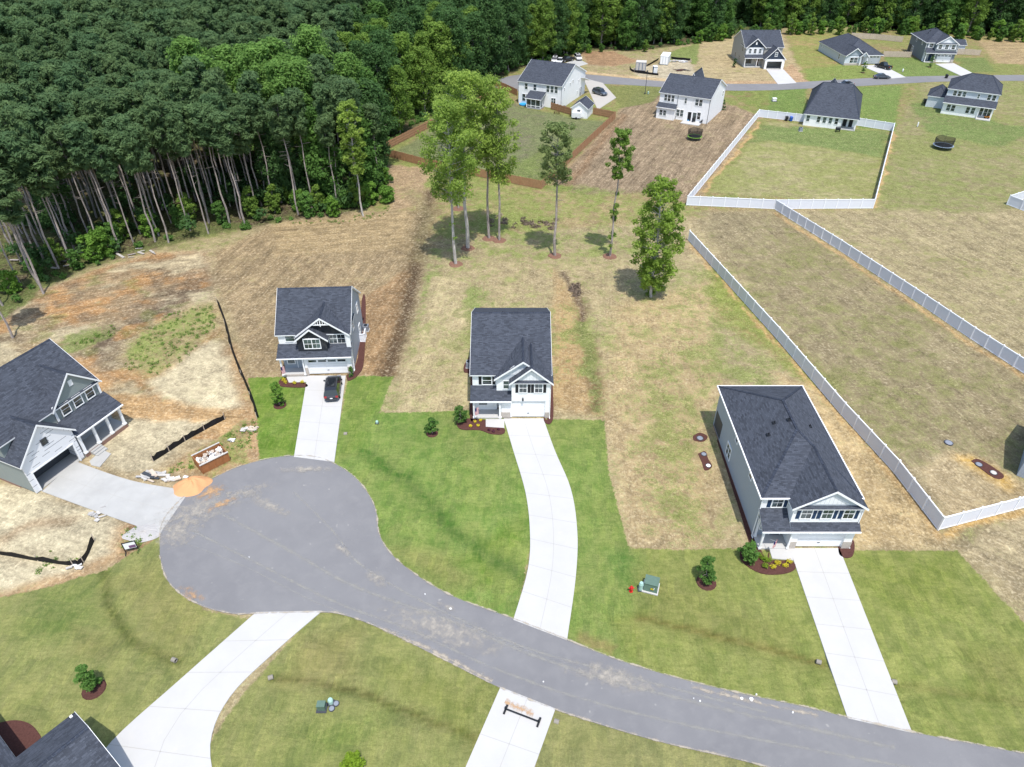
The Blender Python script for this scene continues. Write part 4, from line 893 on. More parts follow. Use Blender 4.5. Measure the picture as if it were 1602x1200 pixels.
for y_, z_ in ((2.0, 4.2), (6, 4.6), (8, 4.9), (11.5, 1.2), (12.5, 4.0), (14, 1.2)): h.win('R', W5, y_, z_, .5, .7)
h.wall('porch_dark', (W5, W5+.06, 13.5, 15, .2, 2.3), name='side_door'); h.pent(W5-.2, W5+1.4, 14.0, 4.9, 18.5, 3.3, gut=False); h.wall('dark_trim', (W5+.001, W5+.06, -.03, .05, 0, 5.7), (-.06, -.001, -.03, .05, 0, 5.7), name='downspout')
sx, sy = 15.6, 187.9
h = House('shed', 15.5, 188.0, -20, 'small white gabled garden shed with one square window, beside the white farmhouse', 'shed')
h.wall('white_siding', (0, 4.2, 0, 5.6, 0, 2.5)); h.pentagon(.01, 4.19, .01, 5.59, 2.4, 2.5, 1.5, 'y', 'white_siding', name='gable_wall'); h.gable(0, 4.2, 0, 5.6, 2.5, 1.5, 'y'); h.win('F', 0, 1.9, 1.1, .6, .8, trim='dark_trim'); h.door('R', 4.2, 3, 1.2, 2, 'white_siding', .05)

h = House('house', 38.1, 188.65, -29, 'white two-storey house with cluttered back patio, on the bare brown rowed lot'); W6, D6 = 13.1, 14.1
h.wall('white_siding', (0, W6, 0, D6, -.1, 6.1), (.0, 4.7, -1.3, 0, -.1, 2.9), label='white lap siding'); h.pentagon(.01, W6-.01, .01, D6-.01, 6.0, 6.1, 3.0, 'x', 'white_siding', name='gable_wall'); h.gable(0, W6, 0, D6, 6.1, 3.0, 'x')
h.gable(4.2, 7.2, 8.5, 15, 6.2, 3.35, 'y', oe=.2); h.pent(-.2, 5.0, -1.6, 2.75, .0, 3.6)
for u in (1.6, 2.5, 3.5): h.win('F', 0, u, 4.2, .7, 1.5)
h.win('F', 0, 6.9, 4.2, .5, 1.3)
for u in (9.8, 10.8): h.win('F', 0, u, 4.1, .8, 1.5)
for u in (1.2, 2.2): h.win('F', -1.3, u, .9, .75, 1.3)
for u in (5.3, 6.3): h.win('F', 0, u, .9, .8, 1.6)
h.door('F', 0, 8.4, .9, 2.2, 'black', .1); h.door('F', 0, 9.7, .9, 2.2, 'glass', .1); h.win('F', 0, 10.8, .8, .8, 1.7)
h.wall('concrete', (7.0, 11.8, -2.6, -.02, -.1, .1), name='patio'); h.spout(W6, 0, .1, 6, 'dark_trim'); h.spout(4.8, -.02, .1, 6, 'dark_trim')
h.win('R', W6, 12, 4, .8, 1.3)

h = House('house', 73.7, 181.4, -23.4, 'single-storey white house with broad dark hip roof, backing onto the white-fenced yard'); W7 = 12.3
h.wall('white_siding', (0, 8.6, 0, 24, -.1, 2.8), (8.6, W7, 2.6, 24, -.1, 2.8)); h.hip(0, W7, 0, 24, 2.85, (2.3, 12), (9.4, 12.6), 7.9, ov=.35, gutter=False)
for u in (.9, 3.4, 4.8, 6.2, 7.6): h.win('F', 0, u, 1.1, .75, 1.4)
h.wall('concrete', (8.6, W7, .0, 2.6, -.1, .15), name='porch_floor'); h.post(W7-.12, .12, .1, 2.8, .2, False); h.post(8.75, .12, .1, 2.8, .2, False)
for u in (9.6, 11.0): h.door('F', 2.6, u, .9, 2.1, 'black', .15)
h.gable(2.0, 7.5, 18, 24.6, 2.9, 3.2, 'y')

h = House('house', 114.0, 191.7, -31, 'two-storey house with long back porch roof and low garage wing, behind the large trampoline')
h.wall('pale_siding', (-.4, 11.4, 1.7, 12.5, -.1, 5.8), (-4.5, -.4, 4.5, 12, -.1, 2.8), label='pale blue-grey siding'); h.wall('white_siding', (-.3, 8.0, -.3, 1.7, -.1, 2.8), (8.0, 11.3, 1.0, 1.7, -.1, 2.8), name='back_wall')
h.hip(-.4, 11.4, 1.7, 12.5, 5.85, (3.6, 7.1), (8.4, 7.1), 9.0, gutter=False); h.hip(-4.5, 0, 4.5, 12, 2.85, (-2.2, 6.8), (-2.2, 9.8), 4.9, gutter=False)
h.pent(-.6, 11.6, -.8, 2.75, 1.7, 3.95)
for u in (1.4, 2.5, 3.6): h.win('F', 1.7, u, 4.25, .75, 1.2)
h.win('F', 1.7, 6.9, 4.3, .45, 1.0)
for u in (9.3, 10.4): h.win('F', 1.7, u, 4.2, .75, 1.3)
for u in (1.1, 2.2, 5.6, 6.8): h.win('F', -.3, u, .9, .8, 1.5)
for u in (8.7, 9.7, 10.6): h.win('F', 1.0, u, .4, .75, 2.0)
h.wall('concrete', (8.0, 11.3, -1.6, 1.0, -.1, .15), name='porch_floor'); h.post(11.2, -.5, .1, 2.8, .18, False); h.post(8.1, -.5, .1, 2.8, .18, False)

h = House('house', 74.5, 241.6, 0, 'grey house with two dark-filled front gables and an open garage, by the far street')
h.wall('greige_siding', (0, 12.1, 1.6, 16.0, -.1, 5.6), (0, 5.8, 1.2, 1.6, -.1, 3.0), label='greige lap siding'); h.pentagon(.01, 12.09, 1.61, 15.99, 5.5, 5.6, 3.6, 'x', 'greige_siding', name='gable_wall'); h.gable(0, 12.1, 1.6, 16, 5.6, 3.6, 'x')
h.wall('white_board', (.3, 5.7, .9, 1.6, 3.5, 5.7), name='front_wall'); h.gable(.2, 6.1, .7, 7, 5.7, 2.5, 'y', back=False); h.tri(.4, 5.9, .88, 5.7, 2.3, 'navy_board', th=.3)
h.wall('trim', (2.9, 3.4, .8, .87, 6.5, 7.3), name='gable_vent')
for u in (1.5, 3.1, 4.7): h.win('F', .9, u, 4.0, .75, 1.3)
h.pent(-.2, 5.9, -.5, 2.7, .9, 3.5); h.win('F', 1.2, 1.6, 1.0, 1.8, 1.4, 2, trim='navy'); h.door('F', 1.2, 4.5, .9, 2.1, 'red_brown'); h.post(.1, -.3, .1, 2.7, .2, False); h.post(3.9, -.3, .1, 2.7, .2, False); h.wall('concrete', (0, 5.8, -.4, 1.2, -.1, .2), name='porch_floor')
h.wall('white_siding', (5.8, 6.5, -2.6, -2.4, -.1, 3), (11.2, 12.0, -2.6, -2.4, -.1, 3), (6.5, 11.2, -2.6, -2.4, 2.3, 3), name='garage_wall'); h.wall('greige_siding', (5.8, 5.95, -2.4, 1.6, -.1, 3), (11.85, 12, -2.4, 1.6, -.1, 3), name='garage_side'); h.wall('raw_concrete', (5.95, 11.85, -2.4, 1.6, -.1, .05), name='garage_floor')
h.gable(5.8, 12.0, -2.6, 6, 3.0, 3.1, 'y', back=False); h.tri(5.9, 11.9, -2.62, 3.0, 2.95, 'navy_board', th=.2); h.win('F', -2.62, 8.9, 3.8, .7, 1.1, grid=True)
for y_, z_ in ((4, 4), (6, 1), (11, 1)): h.win('L', 0, y_, z_, .8, 1.2, trim='greige_siding')

h = House('house', 107.8, 243.9, 2, 'single-storey pale house with long hip roof and small front gables, beside the black pickup'); W10 = 12.4
h.wall('pale_siding', (0, W10, 2, 22, -.1, 2.8), (0, 5.6, .4, 2, -.1, 2.8)); h.hip(0, W10, 1.2, 22, 2.85, (6.2, 7.4), (6.2, 16), 6.6, ov=.4, gutter=False)
h.gable(0.2, 5.9, 0.2, 7, 2.9, 2.1, 'y', back=False); h.tri(.4, 5.7, .35, 2.9, 1.9, 'grey_siding', th=.2); h.gable(4.6, 7.2, -.3, 4, 2.7, 1.2, 'y', back=False); h.tri(4.8, 7.0, -.2, 2.7, 1.0, 'pale_siding')
h.win('F', .4, 2.9, .7, 2.4, 1.6, 2); h.garage('F', 2, 7.6, 12.0, 2.3, 4); h.post(4.8, -.2, 0, 2.7, .2, False); h.post(7.0, -.2, 0, 2.7, .2, False); h.door('F', 2, 6.2, .9, 2.1, 'red_brown')
h.win('L', 0, 5, 1, .8, 1.4); h.win('L', 0, 18, 1.6, .5, .5); h.win('L', 0, 20, 1.6, .5, .5); h.wall('stone', (0, 5.6, .3, .399, -.1, .6), name='stone_base')
h = model_b(135.6, 248.4, -7, 'dark grey two-storey house with a white three-window gable, farthest right beyond the street', 'slate_siding', 'slate_siding', 'white_board', 15.0)
h = House('shed', 150.0, 262.0, -7, 'small pale shed with dark roof, behind the farthest dark grey house', 'shed'); h.wall('pale_siding', (0, 5.5, 0, 5, 0, 2.6)); h.gable(0, 5.5, 0, 5, 2.6, 1.2, 'x'); h.pentagon(.01, 5.49, .01, 4.99, 2.5, 2.6, 1.2, 'x', 'pale_siding', name='gable_wall'); h.win('F', 0, 3, 1, .7, .9)
# right edge house sliver
x1, y1 = G(1590, 744); h = House('house', x1, y1, -38, 'blue-grey house mostly outside the frame at the right edge, next to the yard drain covers')
h.wall('grey_siding', (0, 11, 0, 9, 0, 3.2)); h.gable(0, 11, 0, 9, 3.2, 1.9, 'x'); h.pentagon(.01, 10.99, .01, 8.99, 3.1, 3.2, 1.9, 'x', 'grey_siding', name='gable_wall'); h.win('F', 0, 2, 1, .9, 1.4)
# ------------------------------------------------ fences
def panel_fence(name, px, label, bay, hgt, pmat, tmat=None, group=None, style='vinyl', world=False, cat='fence'):
    pts = px if world else GP(px); r = empty(name, *pts[0], 0, label, cat, group); ox, oy = pts[0]
    tmat = tmat or pmat
    for (ax, ay), (bx, by) in zip(pts[:-1], pts[1:]):
        L = math.dist((ax, ay), (bx, by)); n = max(1, round(L/bay)); ux, uy = (bx-ax)/L, (by-ay)/L; nx_, ny_ = -uy, ux
        def q(mb, s0, s1, z0, z1, w0, w1, m=0):
            p = lambda s_, w_, z: (ax-ox+ux*s_+nx_*w_, ay-oy+uy*s_+ny_*w_, z)
            mb.hexa([p(s0, w0, z0), p(s1, w0, z0), p(s1, w1, z0), p(s0, w1, z0)], [p(s0, w0, z1), p(s1, w0, z1), p(s1, w1, z1), p(s0, w1, z1)], m)
        for k in range(n):
            s0 = L*k/n; s1 = L*(k+1)/n; mb = MB()
            if style == 'vinyl':
                q(mb, s0+.06, s1-.06, .12, hgt-.1, -.02, .02, 0); q(mb, s0+.075, s1-.075, hgt-.1, hgt+.03, -.06, .06, 1); q(mb, s0+.06, s1-.06, .03, .12, -.05, .05, 1)
                for j in range(1, 8): a = s0+(s1-s0)*j/8; q(mb, a-.012, a+.012, .12, hgt-.1, -.026, .026, 0)
            else:
                m_ = int((s1-s0)/.15)
                for j in range(m_):
                    a = s0+(s1-s0)*j/m_; hh = hgt+random.uniform(-.03, .03); q(mb, a+.012, a+(s1-s0)/m_-.01, .04, hh, -.01, .012, 0)
                for z in (.35, hgt*.5, hgt-.3): q(mb, s0, s1, z, z+.09, .0121, .06, 0)
            mb.build('fence_panel', [pmat, tmat], r)
            po = MB(); q(po, s0-.075, s0+.075, 0, hgt+.06, -.09, .09); 
            if style == 'vinyl': q(po, s0-.1, s0+.1, hgt+.061, hgt+.12, -.11, .11)
            po.build('fence_post', tmat, r)
        po = MB(); q(po, L-.055, L+.055, 0, hgt+.06, -.06, .06); po.build('fence_post', tmat, r)
    return r
panel_fence('vinyl_fence', [(1077, 376), (1215, 530), (1316, 649), (1399, 740), (1467, 829)], 'long white vinyl fence running diagonally behind the nearest right house', 2.44, 1.85, 'vinyl_shaded', 'vinyl')
panel_fence('vinyl_fence', [(1467, 829), (1640, 784)], 'white vinyl fence from the lower fence corner out to the right edge', 2.44, 1.85, 'vinyl_shaded', 'vinyl')
panel_fence('vinyl_fence', [(1211, 327), (1312, 391), (1426, 467), (1518, 530), (1660, 622)], 'white vinyl fence slanting across the brown fields to the right edge, the upper diagonal', 2.44, 1.85, 'vinyl_shaded', 'vinyl')
panel_fence('vinyl_fence', [(1365, 326), (1211, 327), (1074, 321), (1186, 183), (1258, 191)], 'white vinyl fence along the near and left sides of the green yard pen', 2.44, 1.85, 'vinyl_shaded', 'vinyl')
panel_fence('vinyl_fence', [(1338, 196), (1396, 205), (1365, 326)], 'white vinyl fence on the right side of the green yard pen, joining the hip-roofed house', 2.44, 1.85, 'vinyl_shaded', 'vinyl')
panel_fence('vinyl_fence', [(1640, 345), (1575, 320), (1600, 312), (1650, 296)], 'short white vinyl fence corner poking in at the right edge', 2.44, 1.85, 'vinyl_shaded', 'vinyl')
panel_fence('cedar_fence', [(782, 146), (666, 203), (592, 241), (660, 259), (847, 296), (962, 186), (928, 179)], 'orange cedar privacy fence around the big dull green yard', 2.44, 1.8, 'wood', style='wood')
panel_fence('cedar_fence', [(893, 180), (862, 171)], 'short orange cedar fence between the white farmhouse and its shed', 2.44, 1.8, 'wood', style='wood')
panel_fence('cedar_fence', [(765, 131), (790, 141), (809, 150)], 'cedar fence end on the left of the white farmhouse, near the far turning circle', 2.44, 1.8, 'wood', style='wood')
panel_fence('wooden_fence', [(1331, 60), (1370, 62), (1411, 66)], 'pale new wooden fence at the tree line, behind the dark grey house', 2.44, 1.9, 'pale_wood', style='wood')
panel_fence('wooden_fence', [(1381, 89), (1424, 90)], 'weathered fence piece on the left of the dark grey house', 2.44, 1.8, 'pale_wood', style='wood')
panel_fence('wooden_fence', [(1497, 85), (1532, 87)], 'weathered fence piece on the right of the dark grey house', 2.44, 1.8, 'pale_wood', style='wood')
# silt fences: sagging black cloth on stakes
def silt(px, label, h=.75, sag=.12):
    pts = smoothline(GP(px), 5); r = empty('silt_fence', pts[0].x, pts[0].y, 0, label, 'silt fence', 'black silt fences'); mb = MB(); o = pts[0]
    hs = [h*random.uniform(.75, 1.05) for _ in pts]; ws = [Vector((random.uniform(-.12, .12), random.uniform(-.12, .12))) for _ in pts]
    L = [p-o for p in pts]
    for i in range(len(L)-1):
        a, b = L[i], L[i+1]; A, B = a+ws[i], b+ws[i+1]
        mb.face([(a.x, a.y, 0), (b.x, b.y, 0), (B.x, B.y, hs[i+1]), (A.x, A.y, hs[i])]); t = (b-a).normalized()*.01; n = Vector((-t.y, t.x))
        mb.face([(A.x+n.x, A.y+n.y, hs[i]), (B.x+n.x, B.y+n.y, hs[i+1]), (b.x+n.x*28, b.y+n.y*28, .02), (a.x+n.x*28, a.y+n.y*28, .02)])
    mb.build('silt_cloth', 'black_cloth', r); 
    for i in range(0, len(L), 5):
        s_ = MB(); s_.box(L[i].x-.03, L[i].x+.03, L[i].y-.03, L[i].y+.03, 0, h+.25); s_.build('stake', 'pale_wood', r)
    return r
silt([(340, 474), (352, 508), (362, 548), (378, 588), (392, 622), (402, 655)], 'long black silt fence snaking down between dirt plot and brown yard')
silt([(240, 722), (265, 706), (290, 690), (320, 673), (352, 656)], 'thick black silt fence lying on the pale sand above the dumpster', .8)
silt([(-60, 862), (0, 868), (60, 878), (115, 885), (131, 880), (148, 846)], 'black silt fence with a bent end in the sandy plot at the left edge')
silt([(985, 107), (992, 113), (1030, 118)], 'low black silt fence beside the portable toilet'); silt([(1012, 104), (1030, 94)], 'short black silt fence behind the grey storage box'); silt([(1050, 92), (1080, 95)], 'black silt fence behind the stacked building materials')

# ------------------------------------------------ vehicles
def car(name, x, y, deg, label, L, W, H, paint, kind='suv', cat='car'):
    r = empty(name, x, y, R(deg), label, cat, z=.03)
    # stations along the length: x, half width, belt height, roof height
    if kind == 'suv': body = [(-.5, .80, .50, .62), (-.47, .93, .38, .80), (-.36, 1, .30, .93), (-.2, 1, .28, .97), (.1, 1, .28, .98), (.36, 1, .28, 1.0), (.47, .95, .34, .98), (.5, .86, .45, .82)]; cab = [(-.26, .86, .97), (-.14, .80, H-.04), (.05, .79, H), (.3, .78, H-.02), (.42, .74, H-.10), (.475, .82, 1.0)]
    elif kind == 'sedan': body = [(-.5, .78, .45, .55), (-.47, .92, .34, .68), (-.34, 1, .28, .80), (-.2, 1, .26, .85), (.1, 1, .26, .87), (.32, 1, .28, .90), (.46, .94, .32, .90), (.5, .82, .42, .75)]; cab = [(-.24, .86, .85), (-.08, .76, H-.03), (.08, .75, H), (.2, .73, H-.05), (.38, .82, .91)]
    else: body = [(-.5, .82, .55, .78), (-.48, .95, .45, .98), (-.36, 1, .38, 1.08), (-.2, 1, .36, 1.12), (.1, 1, .36, 1.12), (.36, 1, .36, 1.12), (.48, .98, .40, 1.10), (.5, .95, .5, 1.0)]; cab = [(-.22, .88, 1.1), (-.13, .80, H-.03), (.0, .79, H), (.1, .78, H-.03), (.16, .86, 1.12)]
    mb = MB(); hw = W/2
    rings = []
    for t, w_, z0, z1 in body:
        X = t*L; a = hw*w_; zm = z0+(z1-z0)*.55
        rings.append([(X, -a*.86, z0), (X, a*.86, z0), (X, a, zm), (X, a*.97, z1-.06), (X, a*.86, z1), (X, -a*.86, z1), (X, -a*.97, z1-.06), (X, -a, zm)])
    mb.face(rings[0][::-1]); mb.face(rings[-1])
    for A, B in zip(rings[:-1], rings[1:]):
        for i in range(8): j = (i+1) % 8; mb.face([A[i], A[j], B[j], B[i]])
    b = mb.build('body', paint, r)
    g = MB(); rg = []
    for k, (t, w_, z) in enumerate(cab):
        zb = body[3][3]-.03; a = hw*.93; rg.append([(t*L, -a, zb), (t*L, a, zb), (t*L, hw*w_ if 0 < k < len(cab)-1 else a, z), (t*L, -(hw*w_ if 0 < k < len(cab)-1 else a), z)])
    for A, B in zip(rg[:-1], rg[1:]):
        for i in range(1, 4): j = (i+1) % 4; g.face([A[i], A[j], B[j], B[i]])
    g.build('windows', 'car_glass', r)
    rf = MB()
    for (t0, w0, z0), (t1, w1, z1) in zip(cab[1:-2], cab[2:-1]):
        a0 = hw*w0*.97; a1 = hw*w1*.97; rf.hexa([(t0*L, -a0, z0-.04), (t1*L, -a1, z1-.04), (t1*L, a1, z1-.04), (t0*L, a0, z0-.04)], [(t0*L, -a0*.95, z0+.03), (t1*L, -a1*.95, z1+.03), (t1*L, a1*.95, z1+.03), (t0*L, a0*.95, z0+.03)])
    rf.build('roof', paint, r)
    if kind == 'suv':
        s_ = MB(); t0, t1 = cab[1][0]*L+.35, cab[3][0]*L-.2; s_.box(t0, t1, -.4, .4, H+.02, H+.045); s_.build('sunroof', 'car_glass', r)
        for sy in (-1, 1): k_ = MB(); k_.box(t0-.2, t1+.3, sy*hw*.68-.025, sy*hw*.68+.025, H-.005, H+.09); k_.build('roof_rail', 'chrome', r)
    if kind == 'pickup':
        k_ = MB(); k_.box(.18*L, .49*L, -hw*.84, hw*.84, 1.121, 1.16); k_.build('bed_cover', 'black', r)
    for sy in (-1, 1):
        for t in (-.31, .31):
            wh = MB(); wr = .36 if kind != 'sedan' else .32; wh.tube((t*L, sy*hw*.82, wr), (t*L, sy*hw*1.01, wr), wr, n=18); o = wh.build('wheel', 'tyre', r)
            ri = MB(); ri.tube((t*L, sy*hw*1.0, wr), (t*L, sy*hw*1.025, wr), wr*.6, n=10); ri.build('rim', 'chrome', o)
        hl = MB(); z = body[1][3]; hl.box(-.497*L, -.475*L, sy*hw*.62-.22, sy*hw*.62+.22, z-.16, z-.03); hl.build('headlight', 'lamp_glass', r)
        tl = MB(); z = body[-2][3]; tl.box(.478*L, .503*L, sy*hw*.72-.16, sy*hw*.72+.16, z-.25, z-.05); tl.build('tail_light', 'tail_red', r)
        mi = MB(); mi.box(cab[0][0]*L+.25, cab[0][0]*L+.42, sy*(hw+.1)-.1, sy*(hw+.1)+.1, .98*H/1.7+.0, .98*H/1.7+.16); mi.build('side_mirror', paint, r)
    bp = MB(); bp.box(.49*L, .52*L, -hw*.75, hw*.75, .36, .52); bp.build('bumper', 'dark_trim', r); bp = MB(); bp.box(-.52*L, -.49*L, -hw*.75, hw*.75, .34, .5); bp.build('bumper', 'dark_trim', r)
    pl = MB(); pl.box(.503*L, .512*L, -.16, .16, .6, .72); pl.build('number_plate', 'trim', r)
    return r
def paintm(name, col, rough=.25, met=.5):
    m, nt, b = newmat(name, rough, .6, met); b.inputs['Base Color'].default_value = (*col, 1); b.inputs['Coat Weight'].default_value = .6; b.inputs['Coat Roughness'].default_value = .08; M[name] = m; return name
paintm('car_glass', (.015, .018, .022), .05, 0); paintm('chrome', (.45, .46, .48), .25, .9); paintm('lamp_glass', (.6, .62, .65), .1, .2); paintm('tail_red', (.35, .01, .01), .2, 0)
M['tyre'] = plain('tyre_rubber', (.018, .018, .018), .85)
paintm('graphite_paint', (.035, .037, .045)); paintm('silver_paint', (.35, .37, .40)); paintm('black_paint', (.012, .013, .017)); paintm('blue_grey_paint', (.10, .12, .15)); paintm('white_paint', (.72, .73, .75), .35, 0)
a0, a1 = G(511, 588), G(491, 719); gx, gy = G(522, 612)
car('parked_suv', gx, gy, math.degrees(math.atan2(a0[1]-a1[1], a0[0]-a1[0]))+180, 'black SUV with dark sunroof parked on the white driveway below the dark-gabled house', 4.75, 1.95, 1.72, 'graphite_paint')
gx, gy = G(938, 148); car('parked_car', gx, gy, 130, 'silver-grey SUV parked on the driveway beside the white garden shed', 4.7, 1.9, 1.68, 'blue_grey_paint')
gx, gy = G(1379, 123); car('moving_car', gx, gy, 180, 'dark grey sedan driving along the far street', 4.8, 1.85, 1.45, 'blue_grey_paint', 'sedan')
gx, gy = G(1381, 107); car('parked_truck', gx, gy, -62, 'black pickup truck on the driveway of the single-storey pale house', 5.4, 2.0, 1.85, 'black_paint', 'pickup', 'truck')
gx, gy = G(1322, 134.5); car('parked_car', gx, gy, 8, 'car on the far street half hidden behind the single-storey hip roof', 4.6, 1.85, 1.5, 'silver_paint', 'sedan')
for px, py, dg, pn, kd, lb in ((868, 97, 80, 'white_paint', 'suv', 'white car, leftmost of those parked behind the white farmhouse'), (876, 98, 75, 'white_paint', 'sedan', 'white car parked just left of the black vehicle, behind the white farmhouse'), (887, 96, 30, 'black_paint', 'pickup', 'black vehicle parked behind the white farmhouse roof'), (904, 93, 100, 'white_paint', 'suv', 'white car nearest the tree line, on the grey pad behind the farmhouse')):
    gx, gy = G(px, py); car('parked_car', gx, gy, dg, lb, 4.7, 1.9, 1.65 if kd != 'sedan' else 1.45, pn, kd)
tag(slab('parking_pad', GP([(868, 104), (905, 92), (920, 100), (890, 108)]), .03, .1, 'raw_concrete'), kind='structure')

# ------------------------------------------------ objects on the plots
# open-topped dumpster box with rubble
A = [G(322, 741), G(358, 723), G(342, 706), G(307, 723)]; cx = sum(a[0] for a in A)/4; cy = sum(a[1] for a in A)/4
dx = math.atan2(A[1][1]-A[0][1], A[1][0]-A[0][0]); r = empty('dumpster', cx, cy, dx, 'rust-brown open dumpster box filled with building rubble, at the edge of the turning circle', 'dumpster')
M['rust_panel'] = plain('rust_panel', (.30, .13, .055), .8, .2, var=.3); M['rubble'] = plain('rubble', (.48, .46, .43), .9, .1, var=.35, sc=5)
l, w_, hh = 1.6, 1.1, 1.25; m = MB(); m.box(-l, l, -w_, -w_+.07, 0, hh); m.box(-l, l, w_-.07, w_, 0, hh); m.box(-l, -l+.07, -w_+.07, w_-.07, 0, hh); m.box(l-.07, l, -w_+.07, w_-.07, 0, hh); m.box(-l+.07, l-.07, -w_+.07, w_-.07, 0, .1); m.build('box', 'rust_panel', r)
for x in (-1.6, -.8, 0, .8, 1.54): 
    m = MB(); m.box(x-.0, x+.08, -w_-.07, -w_-.001, 0, hh); m.build('rib', 'rust_panel', r)
m = MB(); m.box(-l-.04, l+.04, -w_-.09, -w_+.09, hh+.001, hh+.08); m.box(-l-.04, l+.04, w_-.09, w_+.05, hh+.001, hh+.08); m.build('rim', 'rubble', r)
ru = MB()
for k in range(90):
    x, y, z = random.uniform(-1.4, 1.4), random.uniform(-.9, .9), random.uniform(.45, .95); s_ = random.uniform(.05, .16); a = random.uniform(0, 3); q = lambda u, v: (x+u*math.cos(a)-v*math.sin(a), y+u*math.sin(a)+v*math.cos(a))
    e = random.uniform(.03, .2); ru.hexa([(*q(-s_*1.6, -s_), z-e), (*q(s_*1.6, -s_), z-e), (*q(s_*1.6, s_), z-e), (*q(-s_*1.6, s_), z-e)], [(*q(-s_*1.5, -s_), z+e), (*q(s_*1.4, -s_), z+e), (*q(s_*1.5, s_), z+e), (*q(-s_*1.6, s_), z+e)], random.choice([0, 0, 1, 2]))
ru.build('debris', ['trim', 'pale_wood', 'stone'], r)
def mound(name, px, py, rx, ry, h, mat, label, cat, rz=0, n=44, seed=0):
    cx, cy = G(px, py); R_ = []; g = random.Random(seed); ph = [g.uniform(0, 6.28) for _ in range(6)]
    v = []; f = []
    for i in range(n//2+1):
        t = i/(n//2)
        for j in range(n):
            a = 2*math.pi*j/n; e = 1+.10*math.sin(2*a+ph[0])+.07*math.sin(3*a+ph[1])+.05*math.sin(5*a+ph[2])
            zz = h*(1-t**1.5)*(1+.08*math.sin(7*a+ph[3]+t*9))+(0 if i == n//2 else .03*math.sin(13*a+11*t+ph[4])); v.append((rx*t*e*math.cos(a), ry*t*e*math.sin(a), zz))
    for i in range(n//2):
        for j in range(n): f.append((i*n+j, (i+1)*n+j, (i+1)*n+(j+1) % n, i*n+(j+1) % n))
    o = npmesh(name, v, f, mat, smooth=True); o.location = (cx, cy, .01); o.rotation_euler.z = rz; return tag(o, label, cat)
def sandmat(name, col):
    m, nt, b = newmat(name, .95, .05); p = pos(nt); n = noise(nt, p, 1.4, 6, .65); n2 = noise(nt, p, 9, 4)
    nt.links.new(mixc(nt, n, tuple(x*.82 for x in col), tuple(x*1.12 for x in col)), b.inputs['Base Color']); bump(nt, b, math_(nt, 'ADD', n, n2), .6, .06); M[name] = m
sandmat('orange_sand', (.58, .315, .155)); sandmat('gravel', (.40, .39, .38)); sandmat('pine_straw_pile', (.30, .12, .06))
mound('sand_pile', 300, 761, 2.0, 1.5, 1.15, 'orange_sand', 'orange sand pile at the edge of the grey turning circle', 'sand pile', .15, seed=2)
mound('gravel_pile', 224, 834, 1.9, 1.2, .22, 'gravel', 'grey gravel spread beside the new concrete driveway', 'gravel', .3, seed=5)
# stray building debris
def junk(px, py, n, sp, label, mats, name='debris_pile', long=True):
    cx, cy = G(px, py); r = MB(); g = random.Random(int(px*7+py))
    for k in range(n):
        x, y = g.gauss(0, sp), g.gauss(0, sp*.5); l_ = g.uniform(.2, 1.3 if long else .4); w_ = g.uniform(.04, .22); a = g.uniform(-.9, .6); z = g.uniform(.02, .22); t = g.uniform(.02, .1)
        q = lambda u, v: (x+u*math.cos(a)-v*math.sin(a), y+u*math.sin(a)+v*math.cos(a))
        r.hexa([(*q(-l_, -w_), z-.02), (*q(l_, -w_), z), (*q(l_, w_), z), (*q(-l_, w_), z-.02)], [(*q(-l_, -w_), z+t), (*q(l_, -w_), z+t+.03), (*q(l_, w_), z+t), (*q(-l_, w_), z+t)], g.randrange(len(mats)))
    o = r.build(name, mats); o.location = (cx, cy, 0); return tag(o, label, 'debris')
junk(238, 746, 20, .6, 'scattered pipes and boards by the new driveway, left of the sand pile', ['gravel', 'rubble', 'pale_wood', 'dark_trim']); junk(266, 750, 22, .45, 'heap of broken white blocks touching the sand pile', ['trim', 'rubble', 'pale_wood'], long=False)
junk(362, 690, 5, .25, 'small white scrap lying on weeds above the dumpster', ['trim', 'gravel'], long=False); junk(392, 672, 16, .5, 'loose rubble heap at the end of the long silt fence', ['rubble', 'pale_wood', 'trim'], long=False)
junk(150, 806, 10, .8, 'grey stones beside the lower edge of the new driveway', ['gravel', 'rubble'], long=False); junk(120, 886, 8, .3, 'white rags at the bend of the left silt fence', ['trim', 'rubble'], long=False)
junk(85, 410, 12, 3.2, 'fallen pale branches at the forest edge, far left', ['pine_bark', 'pale_bark']); junk(215, 397, 10, 2.2, 'fallen branch litter at the forest edge above the red soil', ['pine_bark', 'pale_bark'])
# leaning yard sign in its black frame
x, y = G(207, 862); r = empty('yard_sign', x, y, R(18), 'white yard sign in a black frame beside the gravel, left of the turning circle', 'sign')
m = MB(); m.box(-.62, -.55, -.04, .04, 0, 1.35); m.box(.55, .62, -.04, .04, 0, 1.35); m.box(-.55, .55, -.03, .03, 1.25, 1.33); m.box(-.55, .55, -.03, .03, .35, .42); m.box(-.6, -.52, -.5, -.041, 0, .06); m.box(.52, .6, -.5, -.041, 0, .06); m.build('frame', 'black', r)
m = MB(); m.box(-.53, .53, -.022, .022, .43, 1.24); m.build('sign_panel', 'trim', r); m = MB(); m.box(-.1, .5, -.028, -.0225, .48, .85); m.build('printed_panel', plain('plum_print', (.16, .08, .17)), r)
